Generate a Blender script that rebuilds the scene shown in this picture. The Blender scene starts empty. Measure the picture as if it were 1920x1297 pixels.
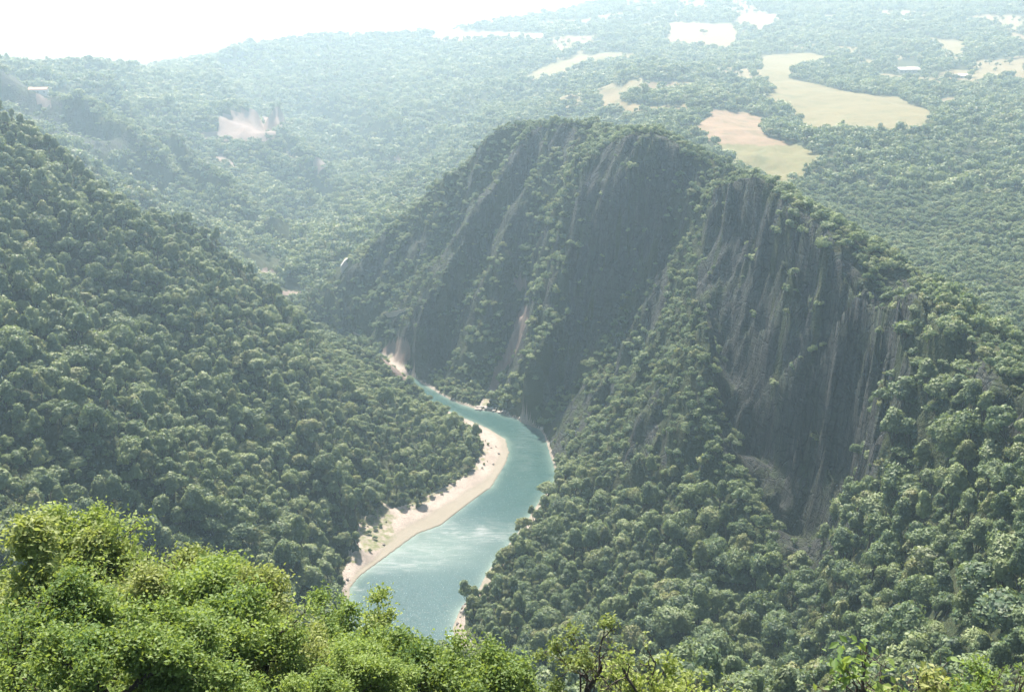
import bpy, math, random
import numpy as np
sc = bpy.context.scene
# ---------------------------------------------------------------- camera
cam = bpy.data.cameras.new('camera'); camo = bpy.data.objects.new('camera', cam); sc.collection.objects.link(camo)
cam.sensor_width = 36; cam.lens = 36*1884.0/1920; cam.clip_start = 0.5; cam.clip_end = 30000
camo.location = (0, 0, 0); camo.rotation_euler = (math.radians(90)-math.atan(578.0/1884.0), 0, 0)
sc.camera = camo
# ---------------------------------------------------------------- sky and sun (behind the far hill, a little to the left)
SUN_EL, SUN_AZ = math.radians(57), math.radians(-14)
world = bpy.data.worlds.new('World'); sc.world = world; world.use_nodes = True
wn = world.node_tree; bg = wn.nodes['Background']
sky = wn.nodes.new('ShaderNodeTexSky'); sky.sky_type = 'NISHITA'; sky.sun_disc = False
sky.sun_elevation = SUN_EL; sky.sun_rotation = SUN_AZ; sky.air_density = 1.0; sky.dust_density = 3.0; sky.ozone_density = 1.0; sky.altitude = 300
wn.links.new(sky.outputs[0], bg.inputs[0]); bg.inputs[1].default_value = 0.085
sl = bpy.data.lights.new('sun', 'SUN'); sl.energy = 5.0; sl.angle = math.radians(0.5); sl.color = (1.0, 0.94, 0.84)
so = bpy.data.objects.new('sun', sl); sc.collection.objects.link(so)
from mathutils import Vector
sd = Vector((math.cos(SUN_EL)*math.sin(SUN_AZ), math.cos(SUN_EL)*math.cos(SUN_AZ), math.sin(SUN_EL)))
so.rotation_euler = sd.to_track_quat('Z', 'Y').to_euler()
vs = sc.view_settings; vs.view_transform = 'Standard'; vs.look = 'None'; vs.gamma = 1.0; vs.exposure = 1.36; vs.use_curve_mapping = False
cy = sc.cycles; cy.max_bounces = 7; cy.diffuse_bounces = 3; cy.glossy_bounces = 2; cy.transmission_bounces = 4; cy.volume_bounces = 1; cy.transparent_max_bounces = 8
cy.use_denoising = True; cy.caustics_reflective = False; cy.caustics_refractive = False
HAZE = 2.55e-4
# (px, py of the tree top, distance, model, scale, label, turn, name)
NEAR_TREES = [
 (35, 862, 30, 2, 0.95, 'tall yellow-green tree at the left edge, highest of the near trees', 0.3, 'leafy_tree'),
 (120, 975, 28, 0, 0.9, 'bright green tree next to the left edge in front of the shaded slope', 1.9, 'leafy_tree'),
 (175, 1015, 29, 2, 0.9, 'yellow-green tree with a rounded top left of the pale tree', 2.6, 'leafy_tree'),
 (285, 1085, 27, 2, 0.9, 'pale yellowish tree with dry tops in the middle of the near trees', 4.0, 'leafy_tree'),
 (385, 1068, 27, 1, 0.85, 'slim bright green tree right of the pale yellowish tree', 0.9, 'leafy_tree'),
 (60, 1110, 23, 0, 0.75, 'dense green tree filling the bottom left corner', 3.3, 'leafy_tree'),
 (215, 1170, 22, 1, 0.75, 'green tree at the bottom edge below the pale yellowish tree', 5.1, 'leafy_tree'),
 (455, 1185, 24, 1, 0.75, 'vivid green tree with a dark trunk at the bottom edge', 2.2, 'leafy_tree'),
 (600, 1120, 29, 3, 0.9, 'open-crowned tree with a crooked dark trunk left of the river', 1.1, 'leafy_tree'),
 (712, 1140, 30, 3, 0.8, 'thin twiggy tree top reaching over the water', 2.9, 'leafy_tree'),
 (775, 1205, 27, 1, 0.75, 'bright green bushy tree in front of the river', 4.4, 'leafy_tree'),
 (825, 1250, 27, 1, 0.7, 'low bright green tree beside the gravel at the bottom centre', 0.2, 'leafy_tree'),
 (660, 1215, 22, 1, 0.65, 'green tree at the bottom edge below the crooked trunk', 5.6, 'leafy_tree'),
 (340, 1215, 19, 0, 0.6, 'leafy green tree low at the bottom edge left of the dark trunk', 0.5, 'leafy_tree'),
 (1150, 1150, 9, 5, 0.22, 'yellow-green sapling tip rising from the bottom edge right of the river', 0.4, 'leafy_sapling'),
 (1215, 1215, 8.5, 4, 0.22, 'green sapling leaning beside the yellow-green sapling tip', 2.4, 'leafy_sapling'),
 (1650, 1240, 17, 4, 0.4, 'pale green twiggy sapling at the bottom edge below the cliff hollow', 1.5, 'leafy_sapling'),
 (1770, 1255, 9.5, 5, 0.2, 'olive sapling tip at the bottom edge near the right corner', 3.5, 'leafy_sapling'),
 (1900, 1245, 9, 4, 0.22, 'green sapling in the bottom right corner', 5.0, 'leafy_sapling'),
]
# small clearings round the buildings: pixel, radius in pixels, distance
CLEAR = [(1703,121,24,1815),(1803,133,16,1720),(72,168,26,1462),(480,498,30,1130),(505,514,34,1110),(545,550,26,1030),(645,506,16,890),(730,580,0,800),(690,577,12,815),(720,580,12,802),(755,580,12,786),(785,579,12,765)]
#==TERRAIN-BEGIN
# ---------------------------------------------------------------- picture geometry (survey of the valley, metres, camera at origin)
FPX = 1884.0; PITCH = math.atan(578.0/1884.0)
SP, CP = math.sin(PITCH), math.cos(PITCH)
RIVER_Z = -250.0
def ray(px, py):
    u = (np.asarray(px, float)-960)/FPX; v = (648.5-np.asarray(py, float))/FPX
    fy = CP+v*SP; fz = -SP+v*CP
    return np.arctan2(u, fy), fz/np.hypot(u, fy)
def project(az, te):
    # inverse of ray(): azimuth, tan(elevation) -> pixel
    x = np.sin(az); y = np.cos(az); z = te
    d = y*CP-z*SP
    return 960+FPX*x/d, 648.5-FPX*(y*SP+z*CP)/d
def leftplane(px, py):
    az, te = ray(px, py)
    a = 0.78
    # z = -250 + a*(-50 - x)
    return (-250-a*50)/(te+a*np.sin(az))
def pt(px, py, q, h=0.0):
    az, te = ray(px, py)
    if q == 'L': r = float(leftplane(px, py)); z = r*te
    elif q < 0: z = q; r = z/te
    else: r = q; z = r*te
    z = float(z)-h
    if h or q == 'L': z = max(z, RIVER_Z+2.5)
    return (float(az), float(r), max(z, RIVER_Z+0.3))
def hid(px, r, z):
    az, te = ray(px, 600)
    return (float(az), float(r), float(z))

# resolution of the solver
AZ0, AZ1 = math.radians(-41), math.radians(41)
LR0, LR1 = math.log(9.0), math.log(5600.0)
NA, NR = 576, 2432
DA = (AZ1-AZ0)/(NA-1); DL = (LR1-LR0)/(NR-1)

LINES = []
def line(h, *pts):
    LINES.append([pt(*p, h) for p in pts])

# --- water and gravel outlines (pixel of the photograph, all lie at river level)
WATER_L = [(640,1330),(650,1200),(655,1158),(656,1103),(673,1081),(717,1049),(782,1001),(826,985),(870,950),(921,914),(948,870),(955,848),(948,823),(911,801),(860,779),(820,761),(787,741),(762,716)]
WATER_R = [(905,1330),(895,1297),(892,1267),(877,1242),(855,1216),(848,1176),(862,1143),(890,1118),(915,1070),(950,1025),(985,980),(1012,938),(1040,905),(1040,880),(1030,850),(1021,819),(1013,805),(970,786),(933,774),(895,768),(860,757),(824,739),(790,718),(770,700)]
BEACH_L = [(625,1330),(636,1200),(640,1158),(638,1092),(655,1049),(669,1012),(680,976),(682,950),(706,939),(735,960),(771,950),(819,925),(862,903),(888,881),(908,852),(896,825),(853,788),(812,762),(780,742),(755,716)]
BEACH_R = [(945,1330),(932,1297),(920,1260),(892,1224),(870,1187),(874,1136)]
def levelxy(pts, z):
    out = []
    for (x, y) in pts:
        az, te = ray(x, y); out.append((float(az), float(z/te)))
    return out

def build_lines():
    # banks
    line(0, *[(x, y, -249.6) for x, y in WATER_L]); line(0, *[(x, y, -249.6) for x, y in WATER_R])
    LINES.append([(a, r*0.985, -247.5) for a, r in levelxy(BEACH_L, -249.0)] if False else [(a, r, -247.2) for a, r in levelxy(BEACH_L, -249.0)])
    LINES.append([(a, r, -247.2) for a, r in levelxy(BEACH_R, -249.0)])
    # ---- left slope: spur whose skyline runs down to the river
    crest = [(-260,30,725),(-120,110,715),(0,190,705),(100,255,702),(200,330,698),(270,385,694),(340,430,690),(400,470,686),(450,505,682),(520,545,676),(600,610,670),(660,652,664),(720,705,657),(760,728,650),(800,757,634),(850,795,612)]
    line(7, *crest)
    c2 = [pt(*p) for p in crest]
    LINES.append([(a, r+70, max(z-62, -243)) for a, r, z in c2])
    LINES.append([(a, r+190, max(z-150, -243)) for a, r, z in c2 if a < -0.13])
    for k in range(7):
        yy = [300, 450, 600, 760, 920, 1060, 1180][k]
        pts = [(px, yy+0.62*px*(1-k*0.05), 'L') for px in range(-300, 700, 60)]
        ok = [p for p in pts if p[1] < 1290 and leftplane(p[0], p[1]) > 0 and float(leftplane(p[0], p[1])*ray(p[0], p[1])[1]) > -243]
        if len(ok) > 1: line(6, *ok)
    line(6, *[(px, 1297, 'L') for px in (-400, -200, 0, 150)], (300,1297,-222), (450,1297,-240), (600,1297,-247))
    # sandy bank and bench with the riverside wood
    line(3, (690,930,-240),(740,935,-243),(800,900,-243),(850,870,-242),(885,835,-240),(870,800,-238))
    line(6, (620,1040,-240),(650,960,-236),(720,880,-233),(800,830,-230))
    # ---- right mountain: crest K, cliff edge E
    K = [(640,498,905),(650,490,900),(690,455,880),(720,420,868),(760,385,858),(800,350,850),(850,300,842),(880,285,838),(920,240,832),(960,220,825),(1000,212,812),(1040,210,795),(1090,212,770),(1140,226,742),(1200,236,712),(1250,238,690),(1320,262,655),(1400,305,606),(1450,330,578),(1500,350,556),(1560,385,530),(1620,420,505),(1680,455,480),(1740,490,456),(1790,525,436),(1850,575,410),(1920,630,382),(2050,730,345),(2200,850,300)]
    line(6, *K)
    kk = [pt(*p) for p in K]
    LINES.append([(a, r+55, z-38) for a, r, z in kk if r < 860])
    LINES.append([(a, r+120, z-72) for a, r, z in kk if r < 860])
    E = [(1085,290,705),(1130,285,690),(1180,255,668),(1230,247,652),(1270,262,640),(1300,300,632)]
    line(0, *E)
    E2 = [(1335,345,590),(1385,335,560),(1425,332,540),(1460,360,524),(1500,388,508),(1540,418,492),(1590,458,470),(1640,492,450),(1700,528,428),(1755,572,404),(1800,620,385),(1850,665,366),(1900,710,345),(1990,790,310)]
    line(0, *E2)
    # face of the great right-hand cliff
    line(0, (1345,420,572),(1400,440,540),(1450,450,518),(1500,470,500),(1560,500,478),(1620,530,457),(1690,570,428),(1740,610,406))
    line(0, (1325,540,548),(1400,560,520),(1460,570,500),(1520,590,482),(1580,610,466),(1640,620,447),(1700,640,422))
    line(0, (1345,700,520),(1400,720,498),(1460,730,480),(1520,740,464),(1580,750,448),(1640,750,430),(1690,740,404))
    line(0, (1365,840,490),(1420,870,478),(1480,880,464),(1540,880,452),(1600,870,435),(1650,860,414))
    line(0, (1440,1000,452),(1490,1000,444),(1550,1000,430),(1620,980,398))
    line(0, (1475,1110,420),(1510,1120,408),(1560,1120,382))
    # spur S2 with its lit west side
    line(3, (1312,540,512),(1325,590,498),(1335,640,487),(1340,700,474),(1342,760,462),(1345,850,444),(1392,890,428),(1425,930,414),(1440,1000,396),(1465,1080,376),(1480,1150,368),(1490,1297,-206))
    line(5, (1300,600,520),(1262,660,520),(1225,720,515),(1180,780,520),(1120,840,535),(1070,880,550))
    line(5, (1330,850,452),(1250,900,462),(1170,930,480),(1090,950,500),(1055,962,-242))
    line(5, (1400,1000,408),(1300,1000,420),(1200,1010,430),(1100,1010,452),(1020,1010,-242))
    line(5, (1440,1120,372),(1300,1120,378),(1200,1120,388),(1100,1120,402),(1000,1100,-238),(945,1090,-243))
    line(5, (940,1200,-243),(1000,1200,-238),(1100,1200,-230),(1200,1200,-222),(1300,1200,-212),(1480,1200,-205))
    # rib S1 between the two cliffs
    line(0, (1300,330,630),(1298,350,624),(1275,450,612),(1245,500,607),(1205,560,603),(1182,620,600),(1150,680,596),(1110,750,590),(1075,800,582),(1045,850,-246))
    line(0, (1230,600,612),(1200,660,607),(1165,720,600),(1120,790,588))        # shaded side gully
    line(0, (1322,420,596),(1305,480,585),(1285,540,572),(1262,600,560),(1240,640,548))
    # smooth middle cliff
    line(0, (1105,360,668),(1150,350,655),(1200,340,646),(1250,350,636))
    line(0, (1070,500,664),(1120,500,654),(1170,490,643),(1215,480,634))
    line(0, (1060,620,655),(1100,630,646),(1140,620,636),(1165,610,628))
    line(0, (1040,730,640),(1070,740,630),(1095,730,622))
    # rib R0
    line(3, (1120,232,742),(1100,290,704),(1070,380,688),(1045,460,676),(1035,540,662),(1015,600,655),(1000,660,650),(990,710,646),(985,745,-240))
    line(3, (1075,560,648),(1040,610,640),(1010,660,640),(985,700,640))
    # scree gully
    line(0, (1050,290,768),(1015,370,756),(985,440,748),(972,480,742),(985,530,735),(985,575,722),(970,620,708),(955,680,695),(925,735,682),(900,766,-248.5))
    # rib R2
    line(3, (1020,290,778),(960,390,752),(930,470,738),(890,560,726),(870,640,716),(858,690,708),(868,730,-240))
    line(0, (1000,320,788),(930,420,772),(885,510,762),(855,600,756),(838,680,748),(828,735,-248))
    # rib R1
    line(2, (1005,222,806),(960,270,788),(900,370,772),(860,450,760),(815,540,750),(795,590,744),(775,650,740),(762,690,-244))
    line(0, (905,330,812),(860,400,800),(815,480,795),(790,530,785),(765,560,775))
    # rib R3
    line(3, (950,300,812),(880,390,808),(820,460,806),(740,528,815),(680,545,830),(620,530,862),(590,520,890))
    line(0, (650,510,880),(700,515,850),(745,490,842))
    # road ledge and undercut
    line(0, (590,570,872),(640,560,850),(700,575,815),(750,582,788),(790,575,762))
    line(0, (640,610,-243),(690,640,-240),(740,630,-230),(765,640,-226))
    line(0, (705,668,-243),(735,650,-238),(765,640,-226))
    # valley floor upstream (hidden channel and visible gravel)
    line(0, (720,690,-246),(690,672,-246),(640,640,-245),(590,590,-243),(550,560,-240),(520,530,-238),(490,515,-236),(560,480,-233),(620,460,-230),(680,440,-228))
    line(4, (470,480,1190),(540,460,1220),(600,430,1290),(660,400,1350))
    # near right hillside
    line(4, (1720,640,404),(1760,700,384),(1800,760,360),(1870,840,325),(1960,930,280),(2150,1050,220))
    line(0, (1880,760,352),(1930,800,325),(2000,850,300))
    line(4, (1660,850,392),(1700,900,362),(1760,980,318),(1850,1040,270),(1920,1100,232),(2150,1220,170))
    line(4, (1630,1040,338),(1660,1150,290),(1700,1297,236))
    line(4, (2150,1297,125),(1920,1297,168),(1800,1297,202),(1700,1297,236),(1600,1297,272),(1490,1297,-204),(1300,1297,-212),(1100,1297,-230),(970,1297,-245))
    # ---- left background: hill B with its cliff band
    line(9, (-300,40,2000),(-100,85,2000),(0,108,2000),(20,122,2050),(60,118,2000),(130,108,2000),(165,110,1990),(200,120,2020),(265,128,2150))
    line(4, (-200,70,1500),(0,134,1480),(50,158,1460),(100,183,1440),(135,180,1430),(170,200,1410),(192,237,1380),(262,257,1340),(300,262,1330))
    line(0, (-200,150,1475),(0,215,1452),(100,250,1415),(183,280,1385),(265,280,1328),(310,285,1318))
    def spur(drop, back, *pts):
        line(5, *pts)
        q = [pt(*p) for p in pts]
        LINES.append([(a, r+back, max(z-drop, -238)) for a, r, z in q]); LINES.append([(a+0.004, r-back*0.45, max(z-drop*0.9, -238)) for a, r, z in q])
    spur(48, 110, (200,150,1760),(262,215,1560),(330,262,1400),(400,318,1290),(460,375,1220),(530,425,1170),(572,462,1140))
    spur(45, 130, (600,225,2100),(660,262,1900),(720,300,1740),(770,330,1620))
    spur(40, 100, (250,335,1190),(320,380,1130),(390,430,1090))
    line(4, (-100,230,1150),(50,250,1150),(200,330,1100),(300,400,1050),(380,450,1010))
    # valley between B and C, ridge C with the quarry
    line(4, (265,140,2150),(330,200,1850),(400,290,1620),(470,350,1480),(540,400,1380),(590,430,1300))
    spur(50, 130, (400,110,2500),(430,165,2050),(462,196,1900),(545,268,1700),(600,312,1590),(655,350,1490),(700,392,1400))
    line(0, (380,262,1700),(460,265,1680),(530,262,1690)); line(0, (400,215,1760),(460,208,1790),(530,210,1790))
    line(4, (780,340,1600),(770,370,1450))
    line(4, (560,90,2700),(620,160,2350),(700,220,2000),(760,270,1800),(830,300,1600))
    line(4, (800,100,2600),(850,150,2200),(900,200,1850),(950,230,1500))
    # skyline of the far hill
    line(8, (265,127,2500),(340,118,2550),(400,97,2600),(480,82,2680),(560,70,2750),(640,66,2800),(700,65,2800),(780,60,2800),(860,50,2800),(900,43,2800),(960,38,2850),(1000,25,2900),(1050,18,2950),(1110,3,3000),(1200,-14,3050),(1400,-28,3100),(1600,-10,3100),(1700,-2,3050),(1750,3,3000),(1800,0,3000),(1920,-6,3000),(2200,-30,3000))
    LINES.append([hid(p, 3500, -175 if p < 700 else -60) for p in range(-300, 2300, 100)]); LINES.append([hid(p, 5400, -320) for p in range(-300, 2300, 100)])
    LINES.append([hid(p, 2450, -110) for p in range(-300, 230, 60)])
    # plateau with the meadows
    line(0, (1150,215,1350),(1250,230,1180),(1310,245,1060),(1390,300,960),(1480,328,930),(1540,295,985),(1740,240,1180),(1920,300,1100),(2200,350,1000))
    line(0, (1150,180,1600),(1330,200,1320),(1500,230,1210),(1600,210,1330),(1740,200,1450),(1920,200,1500),(2200,220,1500))
    line(0, (1000,140,2000),(1150,130,2050),(1300,140,1900),(1450,145,1720),(1600,180,1490),(1750,150,1750),(1920,130,1900),(2200,120,2000))
    line(0, (1000,70,2500),(1200,75,2400),(1400,65,2400),(1600,80,2350),(1800,80,2300),(1920,75,2300),(2200,60,2300))
    line(5, (1480,350,880),(1600,390,850),(1700,420,820),(1800,450,790),(1920,490,750),(2200,560,700))
    line(5, (1700,300,1010),(1800,350,920),(1920,400,820))
    line(5, (1560,400,820),(1650,440,780),(1720,470,750),(1800,515,700),(1880,570,640),(1960,620,600))
    # camera's own hillside
    for r, z in ((9, -7.5), (20, -17), (40, -34), (70, -59), (100, -83)):
        LINES.append([hid(p, r, z) for p in range(-300, 2300, 100)])

def solve():
    M = np.zeros((NA, NR), bool); Z = np.zeros((NA, NR)); W = np.zeros((NA, NR))
    for L in LINES:
        A = np.array(L, float); A[:, 1] = np.log(A[:, 1])
        for k in range(len(A)-1):
            a, b = A[k], A[k+1]
            n = int(max(abs(b[0]-a[0])/DA, abs(b[1]-a[1])/DL)*1.5)+2
            t = np.linspace(0, 1, n)[:, None]; P = a+(b-a)*t
            i = np.rint((P[:, 0]-AZ0)/DA).astype(int); j = np.rint((P[:, 1]-LR0)/DL).astype(int)
            ok = (i >= 0) & (i < NA) & (j >= 0) & (j < NR)
            np.add.at(Z, (i[ok], j[ok]), P[ok, 2]); np.add.at(W, (i[ok], j[ok]), 1)
    M = W > 0; Z[M] /= W[M]
    # water interior
    wp = levelxy(WATER_L, -250.0)+levelxy(WATER_R, -250.0)[::-1]
    ins = inpoly(np.linspace(AZ0, AZ1, NA)[:, None], np.linspace(LR0, LR1, NR)[None, :], [(a, math.log(r)) for a, r in wp])
    Z[ins] = -252.0; M |= ins
    levels = []
    m, z = M, Z
    while min(m.shape) > 18:
        levels.append((m, z))
        na, nr = (m.shape[0]+1)//2, (m.shape[1]+1)//2
        mw = np.zeros((na*2, nr*2)); zz = np.zeros((na*2, nr*2)); mw[:m.shape[0], :m.shape[1]] = m; zz[:m.shape[0], :m.shape[1]] = z*m
        mw = mw.reshape(na, 2, nr, 2).sum((1, 3)); zz = zz.reshape(na, 2, nr, 2).sum((1, 3))
        m = mw > 0; z = np.where(m, zz/np.maximum(mw, 1), 0)
    X = None
    for k, (m, z) in enumerate(levels[::-1]):
        if X is None: X = np.full(m.shape, z[m].mean())
        else:
            X = np.repeat(np.repeat(X, 2, 0), 2, 1)[:m.shape[0], :m.shape[1]]
        X[m] = z[m]
        for it in range(400 if k == 0 else (120 if k < 4 else 60)):
            P = np.pad(X, 1, mode='edge')
            N = (P[:-2, 1:-1]+P[2:, 1:-1]+P[1:-1, :-2]+P[1:-1, 2:])*0.25
            X = np.where(m, z, N)
    # soften the creases a little
    for it in range(2):
        P = np.pad(X, 1, mode='edge')
        X = (P[:-2, 1:-1]+P[2:, 1:-1]+P[1:-1, :-2]+P[1:-1, 2:]+4*X)/8
    return X

def inpoly(x, y, poly):
    x = np.asarray(x, float); y = np.asarray(y, float)
    c = np.zeros(np.broadcast(x, y).shape, bool)
    n = len(poly)
    for k in range(n):
        x0, y0 = poly[k]; x1, y1 = poly[(k+1) % n]
        if y0 == y1: continue
        cond = ((y0 > y) != (y1 > y))
        c ^= cond & (x < (x1-x0)*(y-y0)/(y1-y0)+x0)
    return c

def vnoise(x, y, seed):
    x = np.asarray(x, float); y = np.asarray(y, float)
    xi = np.floor(x).astype(np.int64); yi = np.floor(y).astype(np.int64); fx = x-xi; fy = y-yi
    fx = fx*fx*fx*(fx*(6*fx-15)+10); fy = fy*fy*fy*(fy*(6*fy-15)+10)
    def h(a, b):
        n = (a*374761393+b*668265263+seed*1442695041) & 0xffffffff
        n = ((n ^ (n >> 13))*1274126177) & 0xffffffff
        n = ((n ^ (n >> 15))*2246822519) & 0xffffffff
        return ((n ^ (n >> 16)) & 0xffff)/65535.0
    return ((h(xi, yi)*(1-fx)+h(xi+1, yi)*fx)*(1-fy)+(h(xi, yi+1)*(1-fx)+h(xi+1, yi+1)*fx)*fy)*2-1
def fbm(x, y, seed, o=4, g=0.5):
    s = 0; a = 1.0
    for k in range(o):
        s = s+a*vnoise(x*2**k, y*2**k, seed+k*17); a *= g
    return s
def ridged(x, y, seed, o=3):
    s = 0; a = 1.0
    for k in range(o):
        s = s+a*(1-2*np.abs(vnoise(x*2**k, y*2**k, seed+k*31))); a *= 0.5
    return s
def sstep(a, b, x):
    t = np.clip((x-a)/(b-a), 0, 1); return t*t*(3-2*t)

def sample(X, fa, fl):
    fa = np.clip(fa, 0, NA-1.001); fl = np.clip(fl, 0, NR-1.001)
    i = fa.astype(int); j = fl.astype(int); u = fa-i; v = fl-j
    return (X[i, j]*(1-u)+X[i+1, j]*u)*(1-v)+(X[i, j+1]*(1-u)+X[i+1, j+1]*u)*v

def crop(ox, oy, s, pts): return [(ox+x/s, oy+y/s) for x, y in pts]
C3 = lambda *p: crop(1220, 0, 2.743, p)
C2 = lambda *p: crop(600, 0, 2.743, p)
C1 = lambda *p: crop(0, 0, 2.743, p)
MEADOW = [   # (tone 0 = green-yellow, 1 = pink-straw), outline
 (0.25, C3((600,400),(700,400),(830,430),(1000,470),(1130,490),(1260,495),(1340,540),(1440,570),(1430,620),(1455,650),(1350,700),(1200,685),(1000,680),(800,685),(760,610),(700,560),(560,520),(640,470),(600,430))),
 (0.9, C3((300,560),(440,575),(570,600),(640,650),(560,660),(600,700),(700,730),(760,750),(560,748),(330,735),(190,685),(230,650),(310,600))),
 (0.1, C3((330,735),(560,748),(760,750),(800,770),(890,810),(860,860),(760,910),(700,945),(600,930),(500,880),(380,790))),
 (0.2, C3((590,300),(750,290),(900,300),(1150,320),(1160,335),(900,322),(780,345),(700,380),(600,385))),
 (0.6, C3((120,135),(400,140),(430,170),(400,235),(300,228),(100,205))),
 (0.6, C3((470,78),(660,80),(660,100),(560,132),(430,112))),
 (0.2, C3((1400,208),(1610,222),(1600,265),(1550,305),(1510,262),(1450,240))),
 (0.5, C3((1820,170),(1920,180),(1920,215),(1850,192))),
 (0.7, C3((1280,345),(1340,340),(1400,350),(1280,352))),
 (0.7, C3((1540,375),(1640,375),(1600,400),(1540,400))),
 (0.6, C3((1470,510),(1560,505),(1570,545),(1480,545))),
 (0.7, C2((590,158),(1120,172),(1100,192),(700,203),(600,190))),
 (0.2, C2((1080,370),(1200,330),(1330,300),(1500,288),(1650,300),(1500,322),(1350,342),(1200,382),(1100,392))),
 (0.5, C2((1470,478),(1550,478),(1560,522),(1700,540),(1870,530),(1860,572),(1700,562),(1480,548))),
 (0.3, C2((1690,448),(1920,428),(1900,462),(1700,468))),
 (0.6, C2((1140,112),(1400,100),(1380,122),(1150,127))),
 (0.8, C3((0,425),(220,425),(200,450),(0,460))),
]
SCARS = [
 C1((1040,705),(1040,685),(1150,672),(1120,640),(1130,600),(1230,590),(1260,570),(1300,580),(1380,610),(1410,568),(1460,585),(1465,640),(1425,660),(1412,700),(1350,722),(1200,722)),
 C1((1460,790),(1490,790),(1550,840),(1540,860),(1480,830)), C1((1600,815),(1660,830),(1700,865),(1620,870)), C1((1115,795),(1150,800),(1215,850),(1190,860),(1120,830)),
 C1((180,510),(215,495),(275,530),(265,548),(190,530)), C1((2035,800),(2065,815),(2050,840),(2020,830)),
 [(468,512),(500,508),(540,503),(540,508),(505,515),(475,524)], [(520,547),(545,546),(570,550),(560,554),(525,553)],
 [(735,640),(765,636),(770,655),(762,680),(762,715),(745,705),(722,680),(712,665)],
 [(983,572),(996,580),(990,600),(975,640),(965,665),(948,690),(935,722),(915,758),(898,764),(915,730),(930,690),(950,655),(965,615),(972,590)],
 [(960,520),(985,522),(990,535),(975,540),(963,530)],
]
M2 = lambda *p: crop(562, 188, 1.821, p)
ROCKS = [
 [(1135,285),(1180,252),(1232,244),(1262,258),(1285,300),(1262,350),(1240,400),(1228,450),(1205,500),(1180,550),(1150,590),(1120,650),(1090,690),(1070,740),(1020,760),(1040,640),(1060,600),(1070,540),(1052,500),(1060,420),(1090,340)],
 [(1335,348),(1350,352),(1390,332),(1430,328),(1462,352),(1500,386),(1540,416),(1590,456),(1640,492),(1700,530),(1752,572),(1742,610),(1712,650),(1700,740),(1650,830),(1640,900),(1610,980),(1575,1040),(1535,1100),(1505,1130),(1470,1120),(1445,1000),(1425,910),(1380,870),(1350,850),(1345,760),(1338,680),(1325,600),(1308,560),(1312,500),(1322,420)],
 [(1290,300),(1310,330),(1290,420),(1240,560),(1190,640),(1160,640),(1200,560),(1250,450),(1270,360)],
 M2((440,650),(520,680),(590,700),(600,760),(560,860),(520,900),(500,960),(440,975),(370,920),(362,850),(400,760),(430,700)),
 M2((700,590),(730,620),(745,700),(715,790),(640,830),(600,810),(640,700)),
 M2((655,275),(690,290),(600,420),(520,560),(450,610),(480,500),(560,380)),
 M2((800,100),(850,85),(790,260),(760,330),(780,400),(700,480),(650,560),(610,520),(680,420),(740,300),(760,180)),
 M2((170,560),(260,530),(330,540),(380,470),(450,430),(420,520),(330,590),(250,610),(190,590)),
 M2((760,420),(820,400),(850,480),(800,560),(770,600),(745,560),(735,480)),
 [(1095,720),(1120,760),(1060,850),(1035,860),(1022,815),(1060,760)],
 [(0,134),(23,142),(48,156),(50,173),(65,180),(100,183),(133,180),(144,202),(169,198),(173,217),(192,237),(225,254),(262,258),(265,280),(183,282),(125,262),(100,250),(0,200)],
 [(1810,650),(1870,700),(1910,740),(1920,830),(1870,790),(1830,730)],
 [(1160,600),(1180,640),(1150,720),(1110,790),(1080,850),(1050,870),(1100,760),(1140,680)],
 [(640,560),(660,575),(650,600),(700,640),(740,630),(770,600),(790,585),(770,640),(700,665),(640,620)],
]
def rgrid():
    segs = [(9,150,.022),(150,250,.006),(250,420,.0026),(420,900,.0021),(900,1700,.0042),(1700,3300,.0062),(3300,5500,.05)]
    out = []
    for a, b, s in segs: out += list(np.arange(math.log(a), math.log(b), s))
    return np.array(out+[math.log(5500)])

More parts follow.
